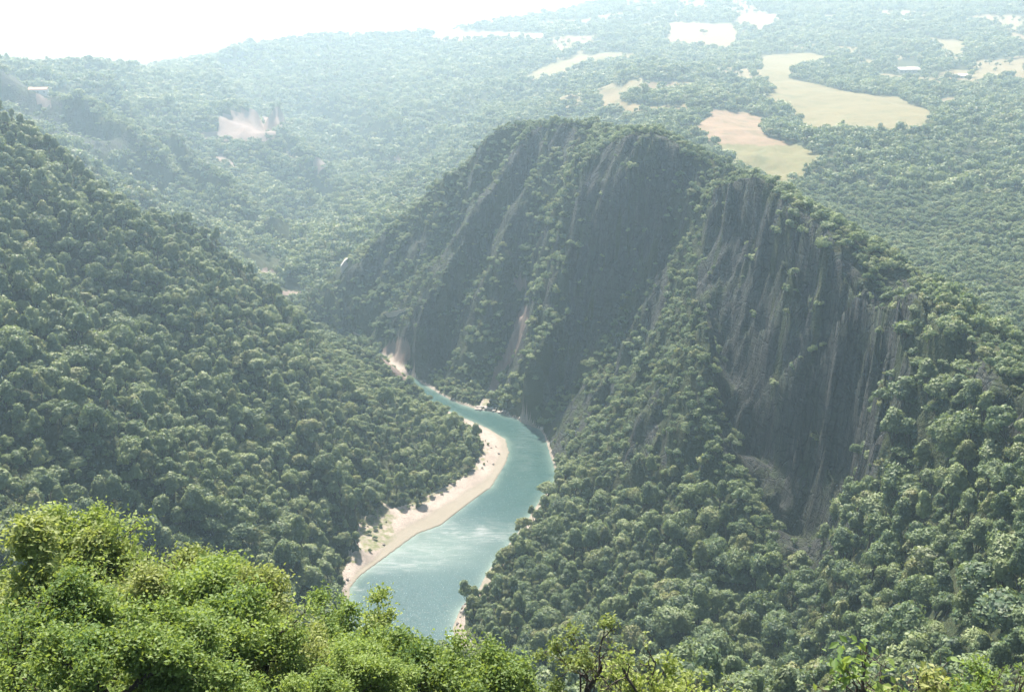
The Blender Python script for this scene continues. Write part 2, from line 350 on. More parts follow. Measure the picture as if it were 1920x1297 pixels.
def make_terrain():
    build_lines(); X = solve()
    naz = 1120
    az = np.linspace(AZ0, AZ1, naz); lr = rgrid()
    A, L = np.meshgrid(az, lr, indexing='ij'); R = np.exp(L)
    x0 = R*np.sin(A); y0 = R*np.cos(A)
    fa = (A-AZ0)/DA; fl = (L-LR0)/DL
    Z = sample(X, fa, fl)
    # local steepness -> where the rock flutes go
    g = np.hypot((sample(X, fa, fl+3)-sample(X, fa, fl-3))/(R*DL*6), (sample(X, fa+2, fl)-sample(X, fa-2, fl))/(R*DA*4))
    steep = sstep(0.8, 1.6, g)*(R > 330)*(R < 1500)
    for _ in range(2):
        steep = (steep+np.roll(steep, 3, 0)+np.roll(steep, -3, 0)+np.roll(steep, 3, 1)+np.roll(steep, -3, 1))/5
    steep = steep*sstep(-247, -226, Z)
    # vertical flutes: push the face in and out along the line of sight's ground track, constant with height
    s = x0*0.8-y0*0.6
    fl_n = ridged(s/44.0, L*4, 15, 2)*5.0+ridged(s/15.0, L*14, 5, 3)*2.6+vnoise(s/5.0, L*40, 9)*1.1+fbm(x0/30, y0/30, 3, 3)*2.0
    fl_n2 = fbm(A*R/9.0, Z/16.0, 76, 3)*2.4+fbm(A*R/3.0, Z/7.0, 77, 3)*1.2
    shift = steep*(fl_n+fl_n2)/(R*DL)
    ash = steep*(ridged(R/34.0, A*6, 17, 2)*4.0+ridged(R/13.0, A*20, 18, 2)*2.2+fbm(R/8.0, Z/15.0, 79, 3)*2.0)/(R*DA)
    Z = sample(X, fa+ash, fl+shift)
    g2 = g
    bed = sstep(-249.5, -236, Z)
    # erosion relief
    far = sstep(850, 1500, R)
    plateau = sstep(0.1, 0.3, A)*sstep(800, 950, R)
    mid = (1-far)*sstep(120, 260, R)
    leftw = sstep(0.02, -0.08, A)
    q1 = (y0*0.93+x0*0.36); q2 = (x0*0.93-y0*0.36)
    Zl = ridged(q1/62+0.3*vnoise(q2/60, q1/60, 4), q2/260, 41, 3)*11-3
    Zm = fbm(x0/38, y0/38, 21, 4)*3.0
    Zf = (ridged(x0/300, y0/300, 61, 4)*24+fbm(x0/110, y0/110, 66, 3)*8)*(1-0.75*plateau)
    skyl = 1-0.8*sstep(1600, 2100, R)
    Z = Z+bed*(mid*(leftw*Zl+(1-leftw)*Zm*(1-0.7*steep))+far*Zf*skyl+fbm(x0/9, y0/9, 23, 2)*0.35*mid)
    Z = Z+(1-bed)*fbm(x0/6, y0/6, 29, 2)*0.12*(Z > -249.9)
    wp = [(a, math.log(r)) for a, r in levelxy(WATER_L, -250.0)+levelxy(WATER_R, -250.0)[::-1]]
    dry = ~inpoly(A, L, wp)
    Z = np.where(dry, np.maximum(Z, -249.7), Z)
    dzr = np.gradient(Z, axis=1)/(np.gradient(R, axis=1)); dza = np.gradient(Z, axis=0)/(R*(az[1]-az[0]))
    slope = np.hypot(dzr, dza)
    for _ in range(3): slope = (slope+np.roll(slope, 2, 0)+np.roll(slope, -2, 0)+np.roll(slope, 2, 1)+np.roll(slope, -2, 1))/5
    te = Z/R
    cm = np.maximum.accumulate(te, axis=1)
    vis = te >= cm-0.004
    PX, PY = project(A, te)
    return dict(az=az, lr=lr, A=A, R=R, X=x0, Y=y0, Z=Z, te=te, vis=vis, cm=cm, PX=PX, PY=PY, steep=steep, slope=slope)

def classify(T):
    """0 forest floor, 1 meadow, 2 rock, 3 gravel and sand; returns smooth masks"""
    PX, PY, R, Z, vis = T['PX'], T['PY'], T['R'], T['Z'], T['vis']
    x, y = T['X'], T['Y']
    wx = fbm(x/7, y/7, 301, 2); wy = fbm(x/7, y/7, 302, 2)
    k = 1500/np.maximum(R, 200)
    px = PX+wx*1.6*k; py = PY+wy*1.2*k
    meadow = np.zeros(R.shape, np.float32); tone = np.zeros(R.shape, np.float32)
    for n, (t, poly) in enumerate(MEADOW):
        if n >= 3:      # narrow far fields: leave room for the trees that stand in front of them
            cx = sum(p[0] for p in poly)/len(poly); cy_ = sum(p[1] for p in poly)/len(poly)
            poly = [(cx+(p[0]-cx)*1.12, cy_+2+(p[1]-cy_)*1.5) for p in poly]
        m = inpoly(PX+wx*2, PY+wy*1, poly) & (R > 850); meadow[m] = 1; tone[m] = t
    rock = np.zeros(R.shape, np.float32)
    for n, poly in enumerate(ROCKS):
        m = inpoly(px, py, poly) & (vis | True)
        m &= (R > 1150) if poly[0] == (0,134) else (R < 900)
        m &= vis
        n2 = fbm(x/11, y/11, 320+n, 3)+0.5*fbm(x/4, y/4, 340, 2)
        m &= n2 < (-0.05 if n in (2, 8, 12) else 0.6)
        rock[m] = 1
    st = T['steep']
    rock = np.maximum(rock, ((st+0.45*fbm(x/14, y/14, 310, 3)) > 1.12).astype(np.float32)*(R < 900)*(PX < 1250))
    ease = (T['slope']+0.25*fbm(x/9, y/9, 311, 3) < 0.9) & (R < 1000); ease &= ~(inpoly(PX, PY, ROCKS[1]) & (PY > 760)); rock[ease] = 0
    gravel = np.zeros(R.shape, np.float32)
    for n, poly in enumerate(SCARS):
        m = inpoly(PX+wx*np.minimum(k, 1.5)*1.2, PY+wy*np.minimum(k, 1.0), poly) & vis & (R > (950 if n < 7 else 600)); gravel[m] = 1
    bp = [(a, math.log(r)) for a, r in levelxy(BEACH_L, -249.0)]+[(a, math.log(r)) for a, r in levelxy(WATER_R, -250)][::-1]
    lw = np.log(R)
    m = inpoly(T['A'], lw, bp) & (Z < -245.5+1.2*wx); gravel[m] = 1
    bp = [(a, math.log(r)) for a, r in levelxy(WATER_R[:7], -250.0)]+[(a, math.log(r)) for a, r in levelxy(BEACH_R, -249.0)][::-1]
    m = inpoly(T['A'], lw, bp) & (Z < -238); gravel[m] = 1
    gravel[(Z < -249.3) & (R > 250) & (R < 1000)] = 1
    return meadow, tone, rock, gravel
#==TERRAIN-END
# ---------------------------------------------------------------- helpers
COL = sc.collection
rng = np.random.default_rng(7)
def link(o, parent=None):
    COL.objects.link(o)
    if parent: o.parent = parent
    return o
def tag(o, label=None, cat=None, group=None, kind=None):
    if label: o['label'] = label
    if cat: o['category'] = cat
    if group: o['group'] = group
    if kind: o['kind'] = kind
    return o
def mesh_np(name, V, F, mats=(), midx=None, smooth=False, normals=None):
    """F: (n,3) or (n,4) array, or list of such arrays"""
    Fs = F if isinstance(F, list) else [F]
    me = bpy.data.meshes.new(name)
    V = np.asarray(V, np.float32); me.vertices.add(len(V)); me.vertices.foreach_set('co', V.ravel())
    nl = sum(f.size for f in Fs); npoly = sum(len(f) for f in Fs)
    me.loops.add(nl); me.loops.foreach_set('vertex_index', np.concatenate([f.ravel() for f in Fs]).astype(np.int32))
    tot = np.concatenate([np.full(len(f), f.shape[1]) for f in Fs]); st = np.concatenate([[0], np.cumsum(tot)[:-1]])
    me.polygons.add(npoly); me.polygons.foreach_set('loop_start', st.astype(np.int32)); me.polygons.foreach_set('loop_total', tot.astype(np.int32))
    if midx is not None: me.polygons.foreach_set('material_index', np.asarray(midx, np.int32))
    me.polygons.foreach_set('use_smooth', np.full(npoly, smooth))
    for m in mats: me.materials.append(m)
    me.update(calc_edges=True)
    if normals is not None: me.normals_split_custom_set_from_vertices(np.asarray(normals, np.float32).tolist())
    return me
def attr(me, name, vals, dom='POINT'):
    a = me.attributes.new(name, 'FLOAT', dom); a.data.foreach_set('value', np.asarray(vals, np.float32).ravel())

class NT:
    def __init__(s, name):
        s.m = bpy.data.materials.new(name); s.m.use_nodes = True; s.t = s.m.node_tree; s.t.nodes.clear()
        s.out = s.n('ShaderNodeOutputMaterial')
    def n(s, typ, **k):
        nd = s.t.nodes.new(typ)
        for a, b in k.items(): setattr(nd, a, b)
        return nd
    def l(s, a, b): s.t.links.new(a, b)
    def set(s, nd, key, v):
        if hasattr(v, 'links') or isinstance(v, bpy.types.NodeSocket): s.l(v, nd.inputs[key])
        else: nd.inputs[key].default_value = v
    def noise(s, vec, scale, detail=4, rough=0.5, dist=0.0):
        nd = s.n('ShaderNodeTexNoise'); s.l(vec, nd.inputs['Vector']); nd.inputs['Scale'].default_value = scale; nd.inputs['Detail'].default_value = detail
        nd.inputs['Roughness'].default_value = rough; nd.inputs['Distortion'].default_value = dist; return nd.outputs[0]
    def pos(s): return s.n('ShaderNodeNewGeometry').outputs['Position']
    def scaled(s, vec, sc_):
        nd = s.n('ShaderNodeVectorMath', operation='MULTIPLY'); s.l(vec, nd.inputs[0]); nd.inputs[1].default_value = sc_; return nd.outputs[0]
    def ramp(s, fac, stops):
        nd = s.n('ShaderNodeValToRGB'); s.l(fac, nd.inputs[0]); e = nd.color_ramp.elements
        while len(e) < len(stops): e.new(0.5)
        for i, (p, c) in enumerate(stops): e[i].position = p; e[i].color = tuple(c)+(1,) if len(c) == 3 else c
        return nd.outputs[0]
    def mix(s, f, a, b, blend='MIX'):
        nd = s.n('ShaderNodeMix', data_type='RGBA', blend_type=blend)
        for k, v in ((0, f), (6, a), (7, b)):
            if isinstance(v, bpy.types.NodeSocket): s.l(v, nd.inputs[k])
            else: nd.inputs[k].default_value = v if k == 0 else tuple(v)+(1,)
        return nd.outputs[2]
    def math(s, op, a, b=0.0):
        nd = s.n('ShaderNodeMath', operation=op)
        for k, v in ((0, a), (1, b)):
            if isinstance(v, bpy.types.NodeSocket): s.l(v, nd.inputs[k])
            else: nd.inputs[k].default_value = v
        return nd.outputs[0]
    def mr(s, v, a, b, c=0.0, d=1.0):
        nd = s.n('ShaderNodeMapRange'); s.l(v, nd.inputs[0])
        for k, x in ((1, a), (2, b), (3, c), (4, d)): nd.inputs[k].default_value = x
        return nd.outputs[0]
    def att(s, name): return s.n('ShaderNodeAttribute', attribute_name=name).outputs['Fac']
    def bsdf(s, color, rough=0.9, bump=None, bstr=0.5, bdist=1.0, spec=0.3):
        p = s.n('ShaderNodeBsdfPrincipled'); s.set(p, 'Base Color', color if isinstance(color, bpy.types.NodeSocket) else tuple(color)+(1,))
        s.set(p, 'Roughness', rough); p.inputs['Specular IOR Level'].default_value = spec
        if bump is not None:
            b = s.n('ShaderNodeBump'); s.l(bump, b.inputs['Height']); b.inputs['Strength'].default_value = bstr; b.inputs['Distance'].default_value = bdist; s.l(b.outputs[0], p.inputs['Normal'])
        return p
    def done(s, p): s.l(p.outputs[0], s.out.inputs[0]); return s.m

def plain(name, c, rough=0.8, var=0.25, scale=1.0):
    t = NT(name); n = t.noise(t.n('ShaderNodeTexCoord').outputs['Object'], scale, 5)
    col = t.mix(n, [x*(1-var) for x in c], [min(x*(1+var), 1) for x in c])
    return t.done(t.bsdf(col, rough, n, 0.2, 0.05))

# ---------------------------------------------------------------- materials
def mat_floor():
    t = NT('forest_floor'); p = t.pos(); a = t.noise(p, 0.08, 6); b = t.noise(p, 0.9, 5)
    c = t.ramp(a, [(0.3, (0.025, 0.042, 0.018)), (0.5, (0.042, 0.06, 0.026)), (0.7, (0.075, 0.08, 0.045))])
    c = t.mix(t.mr(b, 0.3, 0.75), c, (0.045, 0.05, 0.03)); c = t.mix(t.att('open'), c, t.mix(a, (0.13, 0.13, 0.06), (0.24, 0.20, 0.13))); return t.done(t.bsdf(c, 0.95, b, 0.9, 1.5, 0.1))
def mat_rock():
    t = NT('cliff_rock'); p = t.pos()
    st = t.noise(t.scaled(p, (0.33, 0.33, 0.022)), 1.0, 7, 0.62, 0.6)
    fi = t.noise(t.scaled(p, (1.3, 1.3, 0.12)), 1.0, 6, 0.6)
    big = t.noise(t.scaled(p, (1, 1, 0.4)), 0.045, 5, 0.6)
    c = t.ramp(st, [(0.3, (0.024, 0.028, 0.030)), (0.45, (0.052, 0.057, 0.058)), (0.6, (0.10, 0.10, 0.094)), (0.76, (0.22, 0.205, 0.175))])
    c = t.mix(t.mr(fi, 0.35, 0.7), c, (0.045, 0.055, 0.058))
    nz = t.n('ShaderNodeSeparateXYZ'); t.l(t.n('ShaderNodeNewGeometry').outputs['Normal'], nz.inputs[0])
    mo = t.noise(t.scaled(p, (1, 1, 0.35)), 0.11, 6, 0.65)
    mask = t.math('MULTIPLY', t.mr(mo, 0.44, 0.56), t.mr(nz.outputs[2], 0.05, 0.45, 0.35, 1.0))
    c = t.mix(mask, c, t.mix(fi, (0.035, 0.06, 0.022), (0.09, 0.12, 0.05)))
    c = t.mix(t.mr(big, 0.42, 0.58, 0, 0.65), c, t.mix(st, (0.02, 0.028, 0.026), (0.09, 0.10, 0.095)))
    le = t.noise(t.scaled(p, (0.10, 0.10, 0.42)), 1.0, 5, 0.6, 1.2); c = t.mix(t.mr(le, 0.52, 0.6, 0, 0.5), c, (0.03, 0.036, 0.034))
    vo = t.n('ShaderNodeTexVoronoi', feature='DISTANCE_TO_EDGE'); t.l(t.scaled(p, (0.22, 0.22, 0.09)), vo.inputs['Vector']); vo.inputs['Scale'].default_value = 1.0
    cr = t.mr(vo.outputs['Distance'], 0.0, 0.07); c = t.mix(cr, t.mix(0.5, c, (0.02, 0.024, 0.024)), c)
    h = t.math('ADD', t.math('ADD', t.math('MULTIPLY', st, 1.6), fi), t.math('ADD', t.math('MULTIPLY', le, 1.5), t.math('MULTIPLY', cr, 0.5)))
    return t.done(t.bsdf(c, 0.85, h, 1.0, 2.5, 0.25))
def mat_gravel():
    t = NT('river_gravel'); p = t.pos(); a = t.noise(p, 0.09, 5); b = t.noise(p, 1.4, 6, 0.7)
    c = t.ramp(a, [(0.3, (0.27, 0.235, 0.20)), (0.5, (0.36, 0.315, 0.275)), (0.7, (0.44, 0.385, 0.34))])
    c = t.mix(t.mr(b, 0.35, 0.6), (0.24, 0.21, 0.185), c); c = t.mix(t.mr(t.noise(p, 0.5, 6, 0.75), 0.5, 0.66, 0, 0.7), c, (0.19, 0.17, 0.15)); vb = t.n('ShaderNodeTexVoronoi'); t.l(p, vb.inputs['Vector']); vb.inputs['Scale'].default_value = 0.9; c = t.mix(t.mr(vb.outputs['Distance'], 0.1, 0.22), (0.13, 0.12, 0.11), c)
    c = t.mix(t.math('MULTIPLY', t.mr(t.att('grass'), 0.1, 0.9), t.mr(t.noise(p, 0.35, 6, 0.7), 0.38, 0.6)), c, t.mix(b, (0.08, 0.11, 0.045), (0.19, 0.20, 0.09)))
    c = t.mix(t.att('scar'), c, t.mix(a, (0.12, 0.095, 0.085), (0.24, 0.19, 0.165)))
    c = t.mix(t.att('wet'), c, (0.20, 0.19, 0.15))
    return t.done(t.bsdf(c, 0.9, b, 0.8, 0.5))
def mat_meadow():
    t = NT('meadow_grass'); p = t.pos(); a = t.noise(p, 0.012, 5); b = t.noise(t.scaled(p, (0.3, 0.06, 0.1)), 1.0, 4)
    g = t.mix(a, (0.115, 0.125, 0.055), (0.165, 0.16, 0.08)); s = t.mix(a, (0.20, 0.14, 0.095), (0.24, 0.18, 0.13))
    c = t.mix(t.att('tone'), g, s); c = t.mix(t.mr(b, 0.4, 0.7, 0, 0.35), c, (0.16, 0.13, 0.07)); c = t.mix(t.mr(t.noise(p, 0.05, 6, 0.7), 0.5, 0.7, 0, 0.6), c, (0.08, 0.10, 0.045)); return t.done(t.bsdf(c, 0.95, b, 0.3, 0.5, 0.1))
def mat_water():
    t = NT('river_water'); p = t.pos()
    w1 = t.noise(t.scaled(p, (0.55, 0.35, 1)), 1.0, 6, 0.7, 0.8); w2 = t.noise(p, 0.035, 4, 0.5, 1.0)
    sh = t.att('shallow'); ri = t.att('riffle')
    deep = t.mix(w2, (0.022, 0.060, 0.058), (0.034, 0.082, 0.080))
    c = t.mix(sh, deep, (0.14, 0.20, 0.17))
    f = t.math('MULTIPLY', ri, t.mr(t.noise(t.scaled(p, (0.10, 0.5, 1)), 1.0, 6, 0.7, 0.5), 0.42, 0.66)); c = t.mix(f, c, (0.33, 0.35, 0.35))
    sp = t.math('MULTIPLY', t.mr(t.noise(p, 1.7, 2, 0.5), 0.64, 0.7), 0.5); c = t.mix(sp, c, (0.4, 0.55, 0.55))
    return t.done(t.bsdf(c, 0.16, w1, 0.5, 0.35, 0.5))
def mat_leaf(name, dark, mid, light, trans=0.3, nscale=0.25, hue=None):
    t = NT(name); oi = t.n('ShaderNodeObjectInfo').outputs['Random']
    co = t.n('ShaderNodeTexCoord').outputs['Object']; a = t.noise(co, nscale, 3); big = t.noise(t.pos(), 0.02, 3)
    f = t.math('ADD', t.math('MULTIPLY', oi, 0.62), t.math('MULTIPLY', a, 0.18)); f = t.math('ADD', f, t.math('MULTIPLY', big, 0.3)); f = t.math('ADD', f, t.mr(t.noise(t.pos(), 0.006, 4, 0.6), 0.4, 0.62, -0.1, 0.25))
    c = t.ramp(f, [(0.12, dark), (0.45, mid), (0.85, light)])
    od = t.math('FRACT', t.math('MULTIPLY', oi, 13.7)); c = t.mix(t.mr(od, 0.84, 0.97, 0, 0.65), c, [light[0]*0.95, light[1]*0.72, light[2]*0.6]); c = t.mix(t.mr(od, 0.0, 0.12, 0.6, 0), c, [dark[0]*0.9, dark[1]*0.95, dark[2]])
    lv = t.att('lv'); c = t.mix(t.math('MULTIPLY', lv, 0.55), c, [min(1, x*1.7) for x in light])  # lv lightens scattered sprays in colour, suggesting sunlit crown tops
    p = t.bsdf(c, 0.55, spec=0.35)
    tr = t.n('ShaderNodeBsdfTranslucent'); t.l(t.mix(0.6, c, [light[0]*1.6, light[1]*1.7, light[2]*0.8]), tr.inputs[0])
    mx = t.n('ShaderNodeMixShader'); mx.inputs[0].default_value = trans; t.l(p.outputs[0], mx.inputs[1]); t.l(tr.outputs[0], mx.inputs[2])
    return t.done(mx)
M_FLOOR, M_ROCK, M_GRAVEL, M_MEADOW, M_WATER = mat_floor(), mat_rock(), mat_gravel(), mat_meadow(), mat_water()
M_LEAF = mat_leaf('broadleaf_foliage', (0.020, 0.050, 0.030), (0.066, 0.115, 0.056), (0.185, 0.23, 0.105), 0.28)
M_SCRUB = mat_leaf('sunlit_scrub_foliage', (0.038, 0.08, 0.045), (0.085, 0.14, 0.07), (0.19, 0.235, 0.115), 0.32)  # scrub foliage, its green lightened so the dark mountain ribs look sunlit
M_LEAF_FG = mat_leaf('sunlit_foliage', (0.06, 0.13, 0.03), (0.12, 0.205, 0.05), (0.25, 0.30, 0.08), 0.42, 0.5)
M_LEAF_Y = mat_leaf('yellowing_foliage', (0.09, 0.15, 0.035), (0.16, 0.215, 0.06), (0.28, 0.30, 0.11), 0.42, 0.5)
M_BARK = plain('bark', (0.075, 0.062, 0.05), 0.9, 0.4, 3)

# ---------------------------------------------------------------- terrain
T = make_terrain()
MEA, TONE, ROCK, GRA = classify(T)
A, R, X, Y, Z = T['A'], T['R'], T['X'], T['Y'], T['Z']
na, nr = Z.shape
vid = np.arange(na*nr).reshape(na, nr)
Q = np.stack([vid[:-1, :-1], vid[1:, :-1], vid[1:, 1:], vid[:-1, 1:]], -1)          # (na-1, nr-1, 4)
def vote(M): return (M[:-1, :-1]+M[1:, :-1]+M[1:, 1:]+M[:-1, 1:]) >= 2
cm_, cg, cr = vote(MEA), vote(GRA), vote(ROCK)
cls = np.zeros(cm_.shape, int); cls[cr] = 2; cls[cm_] = 1; cls[cg] = 3
VV = np.stack([X, Y, Z], -1).reshape(-1, 3)
PX, PY = T['PX'], T['PY']
grass = np.zeros(Z.shape, np.float32)
gp = inpoly(PX, PY, [(682,940),(712,935),(730,955),(735,985),(745,1010),(710,1030),(685,1035),(672,1010)])
grass[gp & (R < 900)] = 1
grass = np.maximum(grass, (sstep(0.1, 0.8, fbm(X/6, Y/6, 400, 3)))*(Z > -248.0)*(R < 900)).astype(np.float32)
wet = (sstep(-249.0, -249.8, Z)*(R < 900)*(R > 250)).astype(np.float32)*0.8
def part_mesh(name, k, mat, lab, extra=()):
    F = Q[cls == k]; u, inv = np.unique(F.ravel(), return_inverse=True)
    me = mesh_np(name, VV[u], inv.reshape(-1, 4), [mat], smooth=True)
    for an, av in extra: attr(me, an, av.ravel()[u])
    o = link(bpy.data.objects.new(name, me)); tag(o, lab, name.replace('_', ' '), kind='structure'); return o
part_mesh('hillside', 0, M_FLOOR, 'wooded valley slopes and hills', [('open', sstep(0.45, 0.58, fbm(X/120, Y/160, 720, 3))*(A > 0.035)*(R > 1350))])
part_mesh('meadow', 1, M_MEADOW, 'pale straw and green meadows on the plateau', [('tone', TONE)])
part_mesh('cliff', 2, M_ROCK, 'dark grey fluted rock faces of the mountain')
part_mesh('gravel_bank', 3, M_GRAVEL, 'pale gravel banks along the river and bare scars', [('grass', grass), ('wet', wet), ('scar', ((R > 1000) | (Z > -243)).astype(np.float32))])

# ---------------------------------------------------------------- river
def build_river():
    gx = np.arange(-190, 60, 1.0); gy = np.arange(230, 800, 1.0)
    GX, GY = np.meshgrid(gx, gy, indexing='ij'); GA = np.arctan2(GX, GY); GR = np.hypot(GX, GY)
    wp = [(a, r) for a, r in levelxy(WATER_L, -250.0)+levelxy(WATER_R, -250.0)[::-1]]
    xy = [(r*math.sin(a), r*math.cos(a)) for a, r in wp]
    d = np.full(GX.shape, 1e9)
    for k in range(len(xy)):
        (x0, y0), (x1, y1) = xy[k], xy[(k+1) % len(xy)]
        L2 = max((x1-x0)**2+(y1-y0)**2, 1e-6); t = np.clip(((GX-x0)*(x1-x0)+(GY-y0)*(y1-y0))/L2, 0, 1)
        d = np.minimum(d, np.hypot(GX-x0-t*(x1-x0), GY-y0-t*(y1-y0)))
    ins = inpoly(GX, GY, xy); keep = ins | (d < 7)
    vi = np.arange(GX.size).reshape(GX.shape)
    q = np.stack([vi[:-1, :-1], vi[1:, :-1], vi[1:, 1:], vi[:-1, 1:]], -1)[keep[:-1, :-1] & keep[1:, 1:]]
    u, inv = np.unique(q.ravel(), return_inverse=True)
    V = np.stack([GX, GY, np.full(GX.shape, -250.0)], -1).reshape(-1, 3)[u]
    me = mesh_np('river', V, inv.reshape(-1, 4), [M_WATER], smooth=True)
    px, py = project(GA, -250.0/GR); wob = fbm(GX/8, GY/8, 500, 3)
    sh = np.exp(-d/2.2)*(1+0.5*wob)
    rif = np.zeros(GX.shape)
    for cx, cy, sx, sy, am in ((880,1000,130,16,0.8),(930,1008,60,10,0.6),(800,1030,90,20,0.5),(745,1058,90,9,0.75),(700,1068,45,7,0.7),(672,1105,10,4,0.9),(985,850,25,60,0.15)):
        yy = py-cy-(px-cx)*-0.02+6*wob
        rif = np.maximum(rif, am*np.exp(-((px-cx)/sx)**2-(yy/sy)**2))
    shal = np.clip(sh*0.8+0.55*np.exp(-((px-800)/110)**2-((py-1030)/38)**2)+rif*0.3, 0, 1)
    attr(me, 'shallow', shal.ravel()[u]); attr(me, 'riffle', np.clip(rif*(0.8+0.5*wob), 0, 1).ravel()[u])
    o = link(bpy.data.objects.new('river', me)); tag(o, 'turquoise river winding through the gorge', 'river', kind='structure')
build_river()

# ---------------------------------------------------------------- far mountains
def build_mountains():
    pk = [(-400,70),(-150,60),(-60,80),(0,92),(40,88),(90,104),(160,112),(210,100),(270,78),(310,62),(345,54),(380,60),(430,78),(520,88),(700,80),(1000,60),(1500,60),(2400,40)]
    pxs = np.linspace(-400, 2400, 420); ys = np.interp(pxs, [p[0] for p in pk], [p[1] for p in pk])+vnoise(pxs/22, pxs*0, 8)*2.5+vnoise(pxs/7, pxs*0, 9)
    az, te = ray(pxs, ys); rr = np.linspace(4700, 7200, 60)
    V = []
    for i in range(len(pxs)):
        zc = te[i]*6000
        f = np.clip(1-np.abs(rr-6000)/1250, 0, 1); z = -200+(zc+200)*f**0.8+60*vnoise(rr/260+i*0.11, rr*0+i/14.0, 12)*np.clip(1-f, 0, 1)*f*2
        V.append(np.stack([rr*math.sin(az[i]), rr*math.cos(az[i]), z], -1))
    V = np.array(V); n0, n1 = V.shape[:2]; vi = np.arange(n0*n1).reshape(n0, n1)
    q = np.stack([vi[:-1, :-1], vi[1:, :-1], vi[1:, 1:], vi[:-1, 1:]], -1).reshape(-1, 4)
    o = link(bpy.data.objects.new('mountains', mesh_np('mountains', V.reshape(-1, 3), q, [M_FLOOR], smooth=True)))
    tag(o, 'pale blue mountains barely showing through the haze', 'mountains', kind='structure')
build_mountains()

# ---------------------------------------------------------------- tree kit
def sphere_dirs(n, r_):
    v = r_.normal(size=(n, 3)); return v/np.linalg.norm(v, axis=1)[:, None]
ICO = None
def ico():
    global ICO
    if ICO is None:
        import bmesh
        bm = bmesh.new(); bmesh.ops.create_icosphere(bm, subdivisions=1, radius=1)
        ICO = (np.array([v.co[:] for v in bm.verts]), np.array([[v.index for v in f.verts] for f in bm.faces])); bm.free()
    return ICO
def crown(seed, rad, hgt, base, nl, nq, qs, core=0.72, shape='round'):
    """leafy crown: lobes inside a dome, each a shell of small leaf sprays round a dark core"""
    r_ = np.random.default_rng(seed); V = []; F4 = []; F3 = []; Nn = []; LV = []; off = 0
    iv, jf = ico()
    cs = []
    for k in range(nl):
        for tries in range(30):
            d = sphere_dirs(1, r_)[0]; d[2] = abs(d[2])*1.0-0.25*(r_.random() < 0.4)
            rr = (0.35+0.65*r_.random()**0.5)
            wz = 1.0
            if shape == 'tall': wz = 1.0
            c = np.array([d[0]*rad*0.8*rr, d[1]*rad*0.72*rr, base+hgt*0.42+d[2]*hgt*0.42*rr])
            if shape == 'cone': c[:2] *= max(0.25, 1.15-(c[2]-base)/hgt)
            if all(np.linalg.norm(c-o[0]) > 0.42*(o[1]) for o in cs): break
        lr_ = rad*(0.24+0.26*r_.random()**1.5)*(1.0 if nl > 10 else 1.2); cs.append((c, lr_))
    ctr = np.array([0, 0, base+hgt*0.3])
    for c, lr_ in cs:
        bump = 1+0.18*vnoise(iv[:, 0]*2+seed, iv[:, 1]*2+iv[:, 2]*1.7, seed+len(V))
        P = c+iv*lr_*core*np.array([1, 1, 0.8])*bump[:, None]
        V.append(P); F3.append(jf+off); off += len(P)
        nn = (P-c)/lr_; Nn.append(nn); LV.append(np.zeros(len(P)))
        d = sphere_dirs(int(nq*(0.7+0.6*r_.random())), r_); d = d[d[:, 2] > -0.45]
        n = len(d); rad2 = lr_*(0.78+0.38*r_.random(n)**1.0)*(1+0.2*vnoise(d[:, 0]*2.3+seed, d[:, 1]*2.3+d[:, 2]*2, seed+5))
        p = c+d*rad2[:, None]*np.array([1, 1, 0.82])
        nr_ = d+r_.normal(size=(n, 3))*0.55+np.array([0, 0, 0.35]); nr_ /= np.linalg.norm(nr_, axis=1)[:, None]
        t1 = np.cross(nr_, r_.normal(size=(n, 3))); t1 /= np.linalg.norm(t1, axis=1)[:, None]; t2 = np.cross(nr_, t1)
        s = qs*(0.6+0.9*r_.random(n))[:, None]
        q = np.stack([p-t1*s, p-t2*s*0.62+nr_*s*0.15, p+t1*s, p+t2*s*0.62+nr_*s*0.15], 1).reshape(-1, 3)
        V.append(q); F4.append(np.arange(n*4).reshape(n, 4)+off); off += n*4
        out = 0.38*d+0.2*(p-ctr)/rad+0.8*nr_; out /= np.linalg.norm(out, axis=1)[:, None]
        Nn.append(np.repeat(out, 4, 0)); LV.append(np.repeat(r_.random(n)**3, 4))
    return np.concatenate(V), np.concatenate(F4), np.concatenate(F3), np.concatenate(Nn), np.concatenate(LV)
def tube(pts, rads, sides=6):
    pts = np.array(pts, float); n = len(pts); V = []
    for k in range(n):
        d = pts[min(k+1, n-1)]-pts[max(k-1, 0)]; d /= (np.linalg.norm(d)+1e-9)
        a = np.cross(d, [0.3, 0.9, 0.2]); a /= np.linalg.norm(a); b = np.cross(d, a)
        th = np.arange(sides)*2*math.pi/sides
        V.append(pts[k]+rads[k]*(np.cos(th)[:, None]*a+np.sin(th)[:, None]*b))
    F = [[k*sides+j, k*sides+(j+1) % sides, (k+1)*sides+(j+1) % sides, (k+1)*sides+j] for k in range(n-1) for j in range(sides)]
    return np.concatenate(V), np.array(F)
def join_parts(parts):
    V = []; F = []; off = 0
    for v, f in parts: V.append(v); F.append(f+off); off += len(v)
    return np.concatenate(V), np.concatenate(F)
